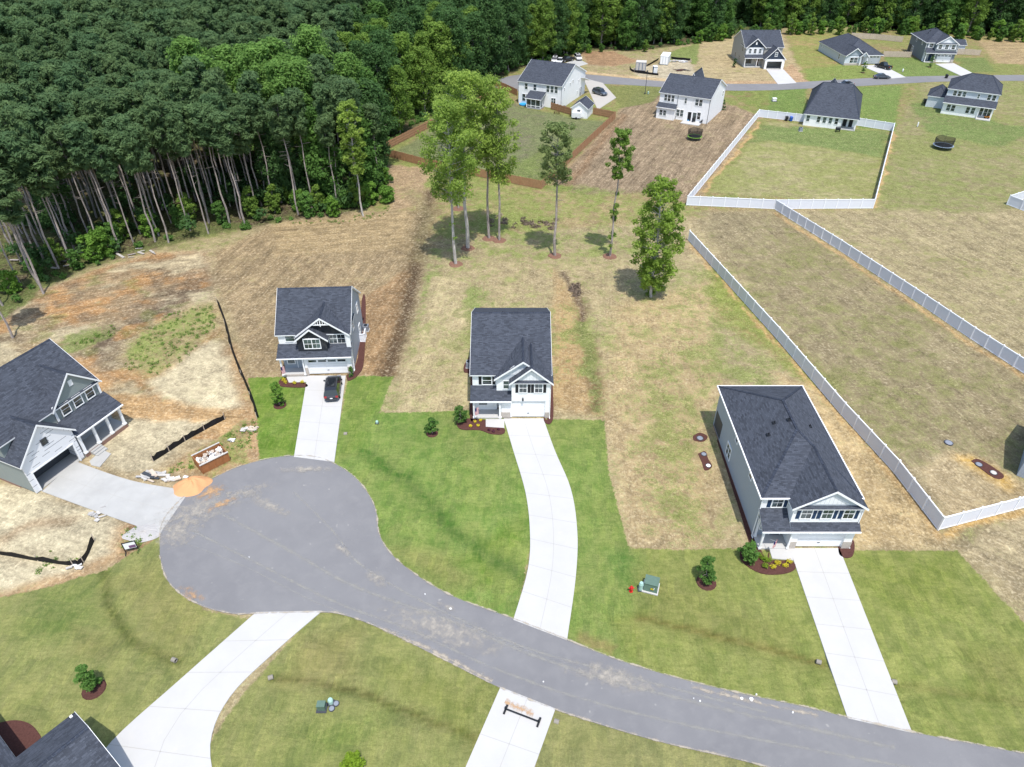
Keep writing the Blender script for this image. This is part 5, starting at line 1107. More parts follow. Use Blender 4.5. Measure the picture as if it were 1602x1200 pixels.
# utilities
def cbox(name, px, py, w_, d_, h_, rz, parts, label, cat):
    x, y = G(px, py); r = empty(name, x, y, R(rz), label, cat); return r
r = cbox('transformer_box', 1018, 920, 0, 0, 0, -18, 0, 'green transformer cabinet on a concrete pad beside the pale green post', 'utility box')
M['util_green'] = plain('utility_green', (.10, .16, .125), .5, .3, var=.2); M['util_pale'] = plain('pale_utility', (.33, .50, .45), .5); M['hydrant_red'] = plain('hydrant_red', (.50, .02, .02), .4, .4); M['bin_blue'] = plain('bin_blue', (.02, .09, .40), .5); M['sky_blue'] = plain('sky_blue_plastic', (.03, .30, .60), .5)
m = MB(); m.box(-.75, .75, -.7, .7, 0, .12); m.build('pad', 'concrete', r); m = MB(); m.hexa([(-.65, -.55, .12), (.65, -.55, .12), (.65, .6, .12), (-.65, .6, .12)], [(-.62, -.42, .95), (.62, -.42, .95), (.62, .58, 1.0), (-.62, .58, 1.0)]); m.build('cabinet', 'util_green', r)
m = MB(); m.box(-.66, .66, -.47, .62, 1.001, 1.05); o = m.build('lid', 'util_green', r); m = MB(); m.box(.0, .3, -.585, -.56, .5, .7); m.build('warning_label', 'leaf_gold', r); m = MB(); m.box(.28, .34, -.6, -.55, .6, .8); m.build('handle', 'trim', r)
def pedestal(px, py, label, mat='util_green', h_=.9, w_=.15, cat='utility pedestal', rnd=True):
    x, y = G(px, py); r = empty('utility_pedestal', x, y, 0, label, cat); m = MB()
    if rnd: m.cyl(0, 0, 0, h_*.75, w_, n=12); m.cyl(0, 0, h_*.75+.001, h_, w_*1.15, w_*.8, n=12)
    else: m.box(-w_, w_, -w_*.8, w_*.8, 0, h_*.8); m.box(-w_*1.1, w_*1.1, -w_*.9, w_*.9, h_*.8+.001, h_)
    m.build('housing', mat, r); m = MB(); m.box(-w_*1.4, w_*1.4, -w_*1.4, w_*1.4, 0, .05); m.build('base', 'dark_trim', r); return r
pedestal(1002, 922, 'pale green round utility post right of the red hydrant', 'util_pale', 1.0, .2)
pedestal(504, 1108, 'dark green utility box in the lawn below the turning circle', 'util_green', .7, .3, rnd=False); pedestal(518, 1100, 'pale green utility post in the lawn below the turning circle', 'util_pale', .6, .2)
pedestal(590, 662, 'small grey utility lid post in the lawn right of the first driveway', 'util_pale', .35, .15); pedestal(1014, 147, 'small green utility post by the far street, below the thin pole', 'util_pale', .7, .2)
pedestal(1211, 158, 'white utility box on the green lawn left of the hip-roofed house', 'trim', .8, .5, rnd=False); pedestal(1412, 112, 'white utility post on the green lawn near the black pickup', 'trim', .8, .2); pedestal(1435, 198, 'white post standing in the olive lawn right of the white pen', 'trim', 1.1, .14)
def lid(px, py, label, mat='util_green', rr=.3, h_=.08):
    x, y = G(px, py); r = empty('drain_cover', x, y, 0, label, 'drain cover', 'round covers in the lawns'); m = MB(); m.cyl(0, 0, 0, h_, rr, n=20); m.build('ring', 'dark_trim', r); m = MB(); m.cyl(0, 0, h_+.001, h_+.04, rr*.8, rr*.7, n=16); m.build('cover', mat, r)
M['cover_grey'] = plain('cover_grey', (.22, .24, .28), .5)
lid(526, 1101, 'blue-grey flat cover right of the pale utility post', 'cover_grey', .26); lid(519, 1109, 'blue-grey flat cover just below the pale utility post', 'cover_grey', .26)
lid(1095, 686, 'grey septic cover in the upper mulch ring left of the nearest right house', 'cover_grey', .42); lid(1101, 711, 'grey septic cover in the upper end of the long mulch strip', 'cover_grey', .34); lid(1108, 729, 'pale septic cover in the lower end of the long mulch strip', 'trim', .32)
lid(1484, 693, 'round dark septic cover in the brown fenced field', 'cover_grey', .5); lid(1531, 727, 'upper septic cover in the orange soil strip', 'cover_grey', .4); lid(1554, 740, 'lower pale septic cover in the orange soil strip', 'rubble', .4)
bed([(1084, 682), (1095, 677), (1107, 683), (1100, 691), (1086, 689)], z=.02); bed([(1092, 710), (1103, 706), (1108, 718), (1114, 730), (1103, 736), (1098, 724)], z=.02); bed([(1519, 721), (1533, 719), (1570, 743), (1556, 748)], z=.02); bed([(586, 391), (594, 390), (590, 394)], z=.02) if False else None
# hydrant
x, y = G(987, 925); r = empty('fire_hydrant', x, y, 0, 'red fire hydrant standing in the lawn', 'fire hydrant'); m = MB(); m.cyl(0, 0, .05, .62, .13, n=14); m.build('barrel', 'hydrant_red', r); m = MB(); m.cyl(0, 0, .621, .8, .16, .05, n=14); m.build('bonnet', 'hydrant_red', r); m = MB(); m.cyl(0, 0, 0, .05, .19, n=14); m.build('flange', 'hydrant_red', r)
for a in (0, math.pi, -math.pi/2): m = MB(); m.tube((.12*math.cos(a), .12*math.sin(a), .48), (.25*math.cos(a), .25*math.sin(a), .48), .07, n=10); m.build('nozzle', 'hydrant_red', r)
M['steel_grey2'] = plain('aged_pipe', (.24, .22, .19), .8)
# thin marker stakes / culvert ends
def culvert(px, py, deg, label):
    x, y = G(px, py); r = empty('culvert_pipe', x, y, R(deg), label, 'culvert pipe'); m = MB(); n = 14
    for i in range(n):
        a, b = 2*math.pi*i/n, 2*math.pi*(i+1)/n; c_ = lambda t, rr, X: (X, rr*math.cos(t), -.06+rr*math.sin(t))
        m.face([c_(a, .2, 0), c_(b, .2, 0), c_(b, .2, .4), c_(a, .2, .4)]); m.face([c_(a, .16, 0), c_(a, .16, .4), c_(b, .16, .4), c_(b, .16, 0)]); m.face([c_(a, .2, 0), c_(a, .16, 0), c_(b, .16, 0), c_(b, .2, 0)])
    m.build('pipe', 'steel_grey2', r); m = MB(); m.tube((.15, 0, -.06), (.16, 0, -.06), .16, n=12); m.build('pipe_mouth', 'black', r)
culvert(427, 1058, 200, 'culvert pipe end beside the wide lower-left driveway'); culvert(867, 1127, -20, 'culvert pipe end right of the short stub driveway'); culvert(1285, 1036, 160, 'culvert pipe end left of the long straight driveway'); culvert(1395, 1065, -15, 'culvert pipe end right of the long straight driveway'); culvert(275, 1033, 160, 'culvert pipe end in the lawn left of the wide driveway'); culvert(538, 678, 0, 'culvert pipe end in the lawn right of the first driveway')
# black bar barrier on the stub driveway
x0, y0 = G(791, 1111); x1, y1 = G(843, 1131); r = empty('barrier_bar', (x0+x1)/2, (y0+y1)/2, math.atan2(y1-y0, x1-x0), 'black bar on two short feet lying across the stub driveway', 'barrier', z=.05); L_ = math.dist((x0, y0), (x1, y1))/2
m = MB(); m.box(-L_, L_, -.05, .05, .12, .22); m.build('bar', 'black', r)
for s_ in (-1, 1): m = MB(); m.box(s_*L_-.08, s_*L_+.08, -.4, .4, 0, .119); m.box(s_*L_-.06, s_*L_+.06, -.06, .06, .221, .45); m.build('foot', 'black', r)
ribbon_obj('rust_stain', GP([(790, 1098), (812, 1108), (835, 1118)]), .9, .06, 'orange_dust', bpy.data.objects['driveway.005'])
# trampolines
def tramp(px, py, label, padm, rz=0, s_=1):
    x, y = G(px, py); r = empty('trampoline', x, y, rz, label, 'trampoline'); R_ = 1.75*s_; n = 24; P_ = lambda a, rr, z: (rr*math.cos(a), rr*math.sin(a), z)
    mat_, pad, net = MB(), MB(), MB()
    for i in range(n):
        a, b = 2*math.pi*i/n, 2*math.pi*(i+1)/n
        mat_.face([(0, 0, .74), P_(a, R_*.85, .76), P_(b, R_*.85, .76)]); pad.hexa([P_(a, R_*.84, .74), P_(a, R_, .74), P_(b, R_, .74), P_(b, R_*.84, .74)], [P_(a, R_*.84, .80), P_(a, R_*1.02, .78), P_(b, R_*1.02, .78), P_(b, R_*.84, .80)])
        net.face([P_(a, R_*.9, .8), P_(b, R_*.9, .8), P_(b, R_*.96, 2.35+.12*math.cos(4*b)), P_(a, R_*.96, 2.35+.12*math.cos(4*a))])
    mat_.build('jumping_mat', 'black', r); pad.build('edge_pad', padm, r); net.build('net', 'netting', r)
    for k in range(6): a = k*math.pi/3; m = MB(); m.tube(P_(a, R_*.98, 0), P_(a, R_*.98, 2.5), .03, n=6); m.build('pole', 'dark_trim', r)
m_, nt_, b_ = newmat('netting', .8); b_.inputs['Base Color'].default_value = (.02, .02, .022, 1); t_ = N(nt_, 'BsdfTransparent'); x_ = N(nt_, 'MixShader'); x_.inputs[0].default_value = .6; nt_.links.new(t_.outputs[0], x_.inputs[1]); nt_.links.new(b_.outputs[0], x_.inputs[2]); nt_.links.new(x_.outputs[0], nt_.nodes['Material Output'].inputs[0]); M['netting'] = m_
M['pad_green'] = plain('green_pad', (.16, .33, .04)); M['pad_blue'] = plain('grey_blue_pad', (.22, .28, .36))
tramp(1086, 218, 'black netted trampoline with green rim on the brown rowed lot', 'pad_green'); tramp(1474, 232, 'large black netted trampoline with pale blue rim on the olive lawn', 'pad_blue', s_=1.25); tramp(775, 179, 'black netted trampoline half hidden behind the isolated tall trees', 'black', s_=.8)
# wheelie bins
def wbin(px, py, mat, label, rz=0):
    x, y = G(px, py); r = empty('wheelie_bin', x, y, rz, label, 'bin'); m = MB(); m.hexa([(-.25, -.28, .06), (.25, -.28, .06), (.25, .28, .06), (-.25, .28, .06)], [(-.32, -.38, 1.02), (.32, -.38, 1.02), (.32, .38, 1.02), (-.32, .38, 1.02)]); m.build('bin_body', mat, r)
    m = MB(); m.hexa([(-.34, -.4, 1.021), (.34, -.4, 1.021), (.34, .42, 1.021), (-.34, .42, 1.021)], [(-.3, -.34, 1.1), (.3, -.34, 1.1), (.3, .4, 1.12), (-.3, .4, 1.12)]); m.build('lid', mat, r)
    for s_ in (-1, 1): m = MB(); m.tube((s_*.28, .3, .1), (s_*.34, .3, .1), .1, n=10); m.build('wheel', 'tyre', r)
wbin(1230, 189, 'black', 'black wheelie bin against the white pen fence'); wbin(1237, 189.5, 'bin_blue', 'blue wheelie bin against the white pen fence'); wbin(1480, 122.5, 'black', 'black wheelie bin behind the low garage wing, by the far street')
wbin(1447, 162, 'black', 'black bin beside the low side garage wing')
# site boxes
def site_box(name, px, py, w_, d_, h_, rz, mat, label, cat, roofm='trim'):
    x, y = G(px, py); r = empty(name, x, y, R(rz), label, cat); m = MB(); m.box(-w_/2, w_/2, -d_/2, d_/2, .15, h_); m.build('body', mat, r)
    m = MB(); m.hexa([(-w_/2-.06, -d_/2-.06, h_+.001), (w_/2+.06, -d_/2-.06, h_+.001), (w_/2+.06, d_/2+.06, h_+.001), (-w_/2-.06, d_/2+.06, h_+.001)], [(-w_/2+.05, -d_/2+.05, h_+.14), (w_/2-.05, -d_/2+.05, h_+.14), (w_/2-.05, d_/2-.05, h_+.14), (-w_/2+.05, d_/2-.05, h_+.14)]); m.build('roof', roofm, r)
    for k in range(3):
        m = MB(); a = -w_/2+w_*(k+.5)/3; m.box(a-w_*.12, a+w_*.12, -d_/2-.04, -d_/2-.001, .3, h_-.25); m.build('door' if k == 1 else 'panel', roofm, r)
    m = MB(); m.box(-w_/2+.1, -w_/2+.3, -d_/2, d_/2, 0, .149); m.box(w_/2-.3, w_/2-.1, -d_/2, d_/2, 0, .149); m.build('skid', 'dark_trim', r); return r
M['steel_grey'] = plain('steel_grey', (.17, .20, .26), .6); M['toilet_blue'] = plain('toilet_blue', (.07, .13, .20), .5); M['container_pale'] = siding('container_pale', (.58, .61, .63), .3, True)
site_box('storage_unit', 1002, 110, 3.2, 2.6, 2.6, -12, 'steel_grey', 'dark blue-grey storage unit on the far building plot', 'storage unit', 'rubble'); site_box('shipping_container', 1040, 99, 2.6, 5.5, 2.7, -18, 'container_pale', 'pale shipping container on the far building plot', 'container')
site_box('portable_toilet', 1024, 116, 1.2, 1.2, 2.3, 5, 'toilet_blue', 'blue portable toilet with a white roof on the far building plot', 'portable toilet')
junk(1062, 96, 40, 1.8, 'stack of wrapped white building materials right of the pale container', ['trim', 'pad_blue', 'pale_wood']); junk(1066, 110, 24, .9, 'dark soil heap with scraps in front of the building materials', ['dark_trim', 'mulch'])
# street pole
x, y = G(1009, 147); r = empty('street_pole', x, y, 0, 'thin dark pole standing by the far street, left of the brown rowed lot', 'pole'); m = MB(); m.cyl(0, 0, 0, 6.0, .09, .06, n=10); m.build('pole', 'dark_trim', r); m = MB(); m.cyl(0, 0, 0, .4, .2, n=10); m.build('base', 'dark_trim', r); m = MB(); m.box(-.18, .18, -.18, .18, 6.0, 6.3); m.build('lamp_head', 'dark_trim', r)
# patio clutter
def chairset(x, y, n, mat, label, name='patio_chair', cat='chair', group='patio chairs behind the white two-storey house'):
    pass
def pchair(x, y, rz, mat, label, group=None):
    r = empty('patio_chair', x, y, rz, label, 'chair', group); m = MB(); m.box(-.28, .28, -.28, .28, .38, .46); m.build('seat', mat, r); m = MB(); m.box(-.28, .28, .24, .30, .461, .95); m.build('backrest', mat, r)
    for a in (-.25, .25):
        for b in (-.25, .25): m = MB(); m.box(a-.02, a+.02, b-.02, b+.02, 0, .38); m.build('leg', mat, r)
GR = 'dark chairs on the patio of the white two-storey house'
for i, (px, py) in enumerate(((1084, 191.5), (1089, 189), (1094, 191), (1096, 193))): x, y = G(px, py); pchair(x, y, i*1.3, 'black', 'dark patio chair on the concrete patio of the white two-storey house', GR)
x, y = G(1068, 184); r = empty('patio_umbrella', x, y, 0, 'dark green folded-out umbrella by the back wall of the white two-storey house', 'umbrella'); m = MB(); m.cyl(0, 0, 0, 2.3, .03, n=6); m.build('pole', 'dark_trim', r); m = MB(); m.cyl(0, 0, 1.7, 2.5, 1.2, .05, n=8); m.build('canopy', plain('umbrella_green', (.05, .10, .11)), r)
def bluetub(px, py, rr, label):
    x, y = G(px, py); r = empty('paddling_pool', x, y, 0, label, 'paddling pool'); m = MB(); m.cyl(0, 0, 0, .32, rr, rr*1.05, n=20); m.build('pool_wall', 'sky_blue', r); m = MB(); m.cyl(0, 0, .321, .335, rr*.93, n=20); m.build('pool_bottom', 'sky_blue', r)
bluetub(819, 164, 1.15, 'bright blue paddling pool at the left end of the white farmhouse'); bluetub(1077, 189, .45, 'small blue tub on the patio of the white two-storey house')
pchair(*G(805+15, 190-6), .4, 'black', 'small dark object chair alone in the dull green yard') if False else None
x, y = G(902, 185.5); r = empty('utility_trailer', x, y, R(-15), 'small white box trailer parked in front of the garden shed', 'trailer'); m = MB(); m.box(-1.1, 1.1, -.7, .7, .35, 1.6); m.build('box', 'white_paint', r)
for s_ in (-1, 1): m = MB(); m.tube((0, s_*.71, .28), (0, s_*.86, .28), .28, n=14); m.build('wheel', 'tyre', r)
m = MB(); m.box(1.101, 1.8, -.05, .05, .35, .42); m.build('drawbar', 'dark_trim', r)
x, y = G(871, 178); r = empty('picnic_bench', x, y, R(-20), 'low wooden bench by the short cedar fence of the farmhouse', 'bench'); m = MB(); m.box(-.8, .8, -.2, .2, .42, .5); m.build('seat', 'red_brown', r)
for s_ in (-.65, .65): m = MB(); m.box(s_-.05, s_+.05, -.18, .18, 0, .42); m.build('leg', 'red_brown', r)
# AC units and fenced corner by dark-gabled house
def ac(px, py, rz, label):
    x, y = G(px, py); r = empty('air_conditioner', x, y, rz, label, 'air conditioner'); m = MB(); m.box(-.45, .45, -.45, .45, 0, .1); m.build('pad', 'concrete', r); m = MB(); m.box(-.38, .38, -.38, .38, .1, .9); m.build('casing', 'cover_grey', r); m = MB(); m.cyl(0, 0, .901, .93, .3, n=16); m.build('fan_grille', 'black', r)
ac(573, 517, 0, 'grey air conditioner by the right wall of the dark-gabled house'); ac(734, 574, 0, 'grey air conditioner by the left wall of the centre house'); ac(1252, 205, .1, 'dark air conditioner at the left end of the hip-roofed house'); ac(883, 171, 0, 'white-grey air conditioner by the right wall of the white farmhouse')
panel_fence('vinyl_screen', [(559, 535), (571, 535), (573, 526)], 'short white vinyl screen against the right wall of the dark-gabled house', 1.0, 1.3, 'vinyl')
for px, py, lb in ((1244, 118, 'dark mailbox post on the tan verge left of the far lawn'), (1216, 129, 'low brown shrub stump by the driveway of the grey gabled house')): pass
x, y = G(1310, 206); r = empty('grill', x, y, 0, 'dark barbecue grill by the back wall of the hip-roofed house', 'grill'); m = MB(); m.box(-.5, .5, -.3, .3, .4, .9); m.build('firebox', 'black', r); m = MB(); m.tube((-.5, 0, .95), (.5, 0, .95), .28, n=10); m.build('lid', 'dark_trim', r)
for a in (-.45, .45): m = MB(); m.box(a-.03, a+.03, -.25, .25, 0, .4); m.build('leg', 'black', r)
x, y = G(1543, 186); r = empty('toy_table', x, y, 0, 'orange play table on the back porch of the far right house', 'table'); m = MB(); m.box(-.6, .6, -.35, .35, .45, .6); m.build('top', plain('orange_plastic', (.65, .24, .03)), r)
for a in (-.5, .5): m = MB(); m.box(a-.05, a+.05, -.3, .3, 0, .45); m.build('leg', 'black', r)

# ------------------------------------------------ vegetation
def leafcloud(C_, rad, n, size, seed, flat=.75, up=.75, elong=1.0):
    """n leaf quads scattered through the shells of clumps C_ (k,3) with radii rad (k)"""
    g = np.random.default_rng(seed); k = len(C_); rad = np.asarray(rad); w_ = rad**2; idx = g.choice(k, n, p=w_/w_.sum())
    d = g.normal(size=(n, 3)); d /= np.linalg.norm(d, axis=1)[:, None]; rr = g.random(n)**.45
    p = np.asarray(C_)[idx]+d*(rad[idx]*rr)[:, None]*np.array([1, 1, flat])
    nn = d+g.normal(size=(n, 3))*.7+np.array([0, 0, up]); nn /= np.linalg.norm(nn, axis=1)[:, None]
    t = np.cross(nn, g.normal(size=(n, 3))); t /= np.linalg.norm(t, axis=1)[:, None]+1e-9; b = np.cross(nn, t)
    s = size*(.6+.8*g.random(n))[:, None]
    v = np.stack([p-t*s*elong, p-b*s*.5, p+t*s*elong, p+b*s*.5], 1).reshape(-1, 3)
    return v, np.arange(n*4).reshape(n, 4)
def limbs(mb, base, top, r0, r1, seed, pts=5, wob=.25):
    g = random.Random(seed); P_ = []
    for i in range(pts+1):
        t = i/pts; P_.append(Vector((base[0]+(top[0]-base[0])*t+(g.uniform(-wob, wob) if 0 < i < pts else 0), base[1]+(top[1]-base[1])*t+(g.uniform(-wob, wob) if 0 < i < pts else 0), base[2]+(top[2]-base[2])*t)))
    for i in range(pts): mb.tube(P_[i], P_[i+1], r0+(r1-r0)*i/pts, r0+(r1-r0)*(i+1)/pts, 7)
    return P_
def tree_parts(kind, seed, H, z0, rad, K, n, size, tr, leaf, barkm, crad=.34, narrow=1.0, gap=0.0, dead=0, elong=1.0, low=None):
    """meshes of one tree: tapered trunk with limbs, crown of leaf clumps from z0 up to H"""
    g = random.Random(seed); C_ = []; Rr = []; tb = MB(); P_ = limbs(tb, (0, 0, -.1), (g.uniform(-.3, .3), g.uniform(-.3, .3), H*.93), tr, tr*.22, seed, 7, .12+rad*.03)
    def axis(z):
        t = max(0, min(6.999, (z+.1)/(H*.93)*7)); i = int(t); return P_[i].lerp(P_[i+1], t-i)
    for k in range(K):
        t = (k+g.random())/K; z = z0+(H-z0)*t; env = {'round': math.sin(math.pi*min(.98, .12+.86*t))**.6, 'cone': (1-t)**.6*.9+.12, 'pine': (.55+.45*math.sin(math.pi*min(1, t*1.1)))*(1.0 if t < .8 else (1.25-t)*2.1)}[kind]
        a = k*2.4+g.uniform(-.5, .5); rr = rad*env*g.uniform(.25, .85); cr = rad*crad*g.uniform(.7, 1.3)*(.7 if t > .9 else 1)
        c_ = axis(z)+Vector((math.cos(a)*rr, math.sin(a)*rr, g.uniform(-.3, .3))); c_.z = min(c_.z, H-cr*.5)
        if g.random() < gap: continue
        C_.append(tuple(c_)); Rr.append(cr)
        if k % 2 == 0 or n > 6000:
            s_ = axis(max(z0*.8, z-rr*.55)); tb.tube(s_, c_, tr*.22*(1-.6*t)+.012, .012, 4)
    for k in range(dead):
        z = z0*g.uniform(.62, 1.0); a = g.uniform(0, 6.28); s_ = axis(z); tb.tube(s_, s_+Vector((math.cos(a)*g.uniform(.5, 1.8), math.sin(a)*g.uniform(.5, 1.8), g.uniform(-.2, .4))), .03, .008, 4)
    if low:
        for k in range(low): z = g.uniform(z0*.15, z0); a = g.uniform(0, 6.28); c_ = axis(z)+Vector((math.cos(a)*.4, math.sin(a)*.4, 0)); C_.append(tuple(c_)); Rr.append(.45)
    v, f = leafcloud(C_, Rr, n, size, seed, elong=elong)
    return tb, v, f
def tree(name, kind, seed, H, z0, rad, K, n, size, tr, leaf, barkm, **k):
    r = empty(name, 0, 0); tb, v, f = tree_parts(kind, seed, H, z0, rad, K, n, size, tr, leaf, barkm, **k)
    tb.build('trunk', barkm, r, smooth=True); npmesh('crown', v, f, leaf, r); return r
def place(r, x, y, s=1, rz=0, label=None, cat='tree', group=None, tilt=0, sz=None):
    r.location = (x, y, 0); r.rotation_euler = (tilt*math.cos(rz), tilt*math.sin(rz), rz); r.scale = (s, s, sz or s); return tag(r, label, cat, group)
# isolated tall trees left standing in the middle
def iso(name, px, py, kind, label, H, z0, rad, K, n, size, tr, leaf, barkm, ring=1.2, **k):
    x, y = G(px, py); r = tree(name, kind, int(px+py), H, z0, rad, K, n, size, tr, leaf, barkm, **k); place(r, x, y, label=label, cat='tree')
    if ring:
        m = MB(); m.hexa([(x+ring*math.cos(a)*random.uniform(.9, 1.1), y+ring*math.sin(a)*random.uniform(.9, 1.1), -.02) for a in np.arange(0, 6.2, .4)], [(x+ring*.85*math.cos(a), y+ring*.85*math.sin(a), .09) for a in np.arange(0, 6.2, .4)])
        tag(m.build('pine_straw_ring', 'pine_straw'), kind='structure')
    return r
iso('tall_tree', 713, 413, 'round', 'tall pale-trunked tree with light green crown, leftmost and nearest of the clump', 27.5, 11.5, 5.0, 150, 12000, .20, .27, 'leaf_pale', 'pale_bark', crad=.21, gap=.12, low=3)
iso('tall_tree', 732, 388, 'round', 'tallest tree of the clump, its thick pale trunk rising from a straw ring', 30.5, 14.0, 5.4, 160, 13000, .20, .34, 'leaf_pale', 'pale_bark', crad=.21, gap=.1, dead=7)
iso('tall_tree', 765, 373, 'round', 'tall straight tree third from the left in the clump, crown merging with its neighbours', 28.5, 14, 4.6, 100, 8000, .20, .24, 'leaf_pale', 'pine_bark', crad=.22, gap=.1)
iso('tall_tree', 781, 376, 'round', 'tall tree with yellowish crown, rightmost of the clump', 27, 11, 4.0, 100, 7500, .2, .22, 'leaf_pale', 'pine_bark', crad=.23, gap=.1)
iso('tall_tree', 717, 326, 'round', 'tall tree standing behind the clump near the cedar fence', 26, 13, 3.2, 90, 6000, .2, .2, 'leaf_mid2', 'pine_bark', crad=.22, gap=.1)
iso('pine_tree', 868, 400, 'round', 'lone tall pine with thin dull crown, right of the clump', 23.5, 13.0, 3.7, 110, 6500, .17, .25, 'leaf_gray', 'pine_bark', crad=.20, gap=.2, dead=10, elong=1.3)
iso('slender_tree', 954, 401, 'round', 'slender dark-leaved tree with leafy lower trunk, between the lone pine and the bushy tree', 22.5, 13.8, 2.4, 70, 5000, .20, .2, 'leaf_mid2', 'pine_bark', crad=.24, gap=.15, low=14)
iso('leafy_tree', 1018, 464, 'round', 'bushy broad-leaved tree with foliage almost to the ground, beside the long white fence', 19.8, 2.0, 4.3, 190, 15000, .20, .25, 'leaf_airy', 'pale_bark', ring=0, crad=.19, gap=.16, low=6)
iso('birch_tree', 568, 338, 'round', 'slim white-trunked tree with bright leaves standing out at the wood corner', 22, 8.5, 2.6, 90, 6500, .22, .18, 'leaf_pale', 'pale_bark', ring=0, crad=.25, gap=.1)
# young trees and shrubs in the front lawns
def small(px, py, H, rad, n, leaf, label, name='young_tree', ring=.75, cone=False, z0=.35, size=.11):
    x, y = G(px, py); r = tree(name, 'cone' if cone else 'round', int(px*3+py), H, z0, rad, 36, n, size, .05, leaf, 'pine_bark', crad=.31, gap=.1); place(r, x, y, label=label, cat='tree' if name == 'young_tree' else 'shrub')
    if ring:
        m = MB(); A_ = np.arange(0, 6.2, .45); m.hexa([(x+ring*math.cos(a), y+ring*math.sin(a), -.02) for a in A_], [(x+ring*.92*math.cos(a), y+ring*.92*math.sin(a), .085) for a in A_]); tag(m.build('mulch_ring', 'mulch'), kind='structure')
    return r
small(1105, 911, 3.3, 1.05, 2200, 'leaf_mid', 'young round tree in a mulch ring, left of the nearest right house', ring=.95)
small(147, 1078, 2.9, .9, 1900, 'leaf_mid', 'young leafy tree in a mulch ring on the lower-left lawn', ring=.95)
small(676, 678, 2.6, .8, 1500, 'leaf_mid', 'small conical tree in a mulch ring left of the centre house', ring=.72, cone=True)
small(722, 660, 2.4, .95, 1300, 'leaf_mid', 'loose green shrub at the left end of the centre house mulch bed', 'shrub', 0)
small(438, 634, 3.6, .85, 2200, 'leaf_lime2', 'tall bright green young tree left of the first driveway', ring=.8, cone=False)
small(1170, 876, 2.3, 1.1, 2200, 'leaf_mid', 'round dark green shrub at the porch corner of the nearest right house', 'shrub', 0)
small(553, 1203, 1.6, 1.0, 2200, 'leaf_lime', 'bright lime-green round shrub cut off by the bottom edge', 'shrub', 0)
small(548, 590, 1.5, .38, 500, 'leaf_mid', 'narrow upright evergreen at the right corner of the dark-gabled house', 'shrub', 0, True, .05)
small(1132, 172, 2.6, .6, 500, 'leaf_dark', 'small dark conical shrub at the corner of the white two-storey house', 'shrub', 0, True, .05, .15)
small(1148, 105, 2.6, .7, 500, 'leaf_dark', 'young dark tree on the tan yard left of the grey gabled house', ring=.6, size=.15); small(1350, 114, 3.4, .8, 500, 'leaf_mid', 'young tree on the lawn in front of the single-storey pale house', ring=.6, size=.15); small(1454, 105, 3.4, .8, 500, 'leaf_mid', 'young tree in front of the dark grey house', ring=.6, size=.15)
small(606, 316, 3.0, 1.9, 2600, 'leaf_lime2', 'bright green round bush at the forest corner above the brown yard', 'shrub', 0, size=.2)
# bedding plants
def bedplants(pts, leaf, grp, label, h=.45, rr=.3, n=160):
    for i, (px, py) in enumerate(pts):
        x, y = G(px, py); v, f = leafcloud([(0, 0, h*.5), (rr*.3, 0, h*.6), (-rr*.3, .05, h*.45)], [rr, rr*.7, rr*.7], n, .07, int(px+py*3)); o = npmesh('bedding_plant', v, f, leaf); o.location = (x, y, .05); tag(o, label, 'plant', grp)
bedplants([(1216, 883), (1209, 889), (1228, 887), (1234, 881)], 'leaf_gold', 'golden plants by the nearest right driveway', 'golden bedding plant in the mulch left of the nearest right driveway')
bedplants([(1187, 872), (1194, 877), (1201, 879), (1196, 888)], 'leaf_lime', 'lime plants in the nearest right mulch bed', 'lime-green bedding plant between the porch shrub and the golden plants', .6, .36)
bedplants([(444, 596), (447, 600), (461, 601), (473, 600)], 'leaf_gold', 'yellow plants by the dark-gabled house porch', 'yellow bedding plant in front of the dark-gabled house porch')
bedplants([(736, 668), (748, 667), (743, 661), (752, 659)], 'leaf_gold', 'yellow plants by the centre house', 'yellow bedding plant in the centre house mulch bed', .3, .2)
bedplants([(765, 674), (772, 676), (780, 673)], 'leaf_dkred', 'plum plants by the centre walkway', 'dark plum bedding plant below the short walkway of the centre house', .3, .2)

def brush(px, py, sx, sy, n, label, h=.25, mat='leaf_brush'):
    x, y = G(px, py); g2 = random.Random(int(px)); C_ = [(g2.gauss(0, sx), g2.gauss(0, sy), h*.3) for _ in range(14)]; v, f = leafcloud(C_, [h*2.6]*14, n, .16, int(px), flat=.22, elong=3.2); o = npmesh('brush_pile', v, f, mat); o.location = (x, y, 0); tag(o, label, 'brush')
M['leaf_brush'] = leafmat('dead_twigs', (.10, .075, .055), (.24, .19, .14), (.17, .13, .10), .1)
brush(900, 452, .4, 1.3, 260, 'dark brush litter in the shallow gully behind the centre house'); brush(850, 352, 2.6, 1.6, 420, 'brown cut brush lying in the grass between the isolated trees'); brush(790, 345, 2.0, 1.6, 260, 'brown cut brush behind the trunks of the tall clump')
brush(1397, 86, 2.2, .8, 900, 'brown brush heap between the weathered fence and the dark grey house', .8)
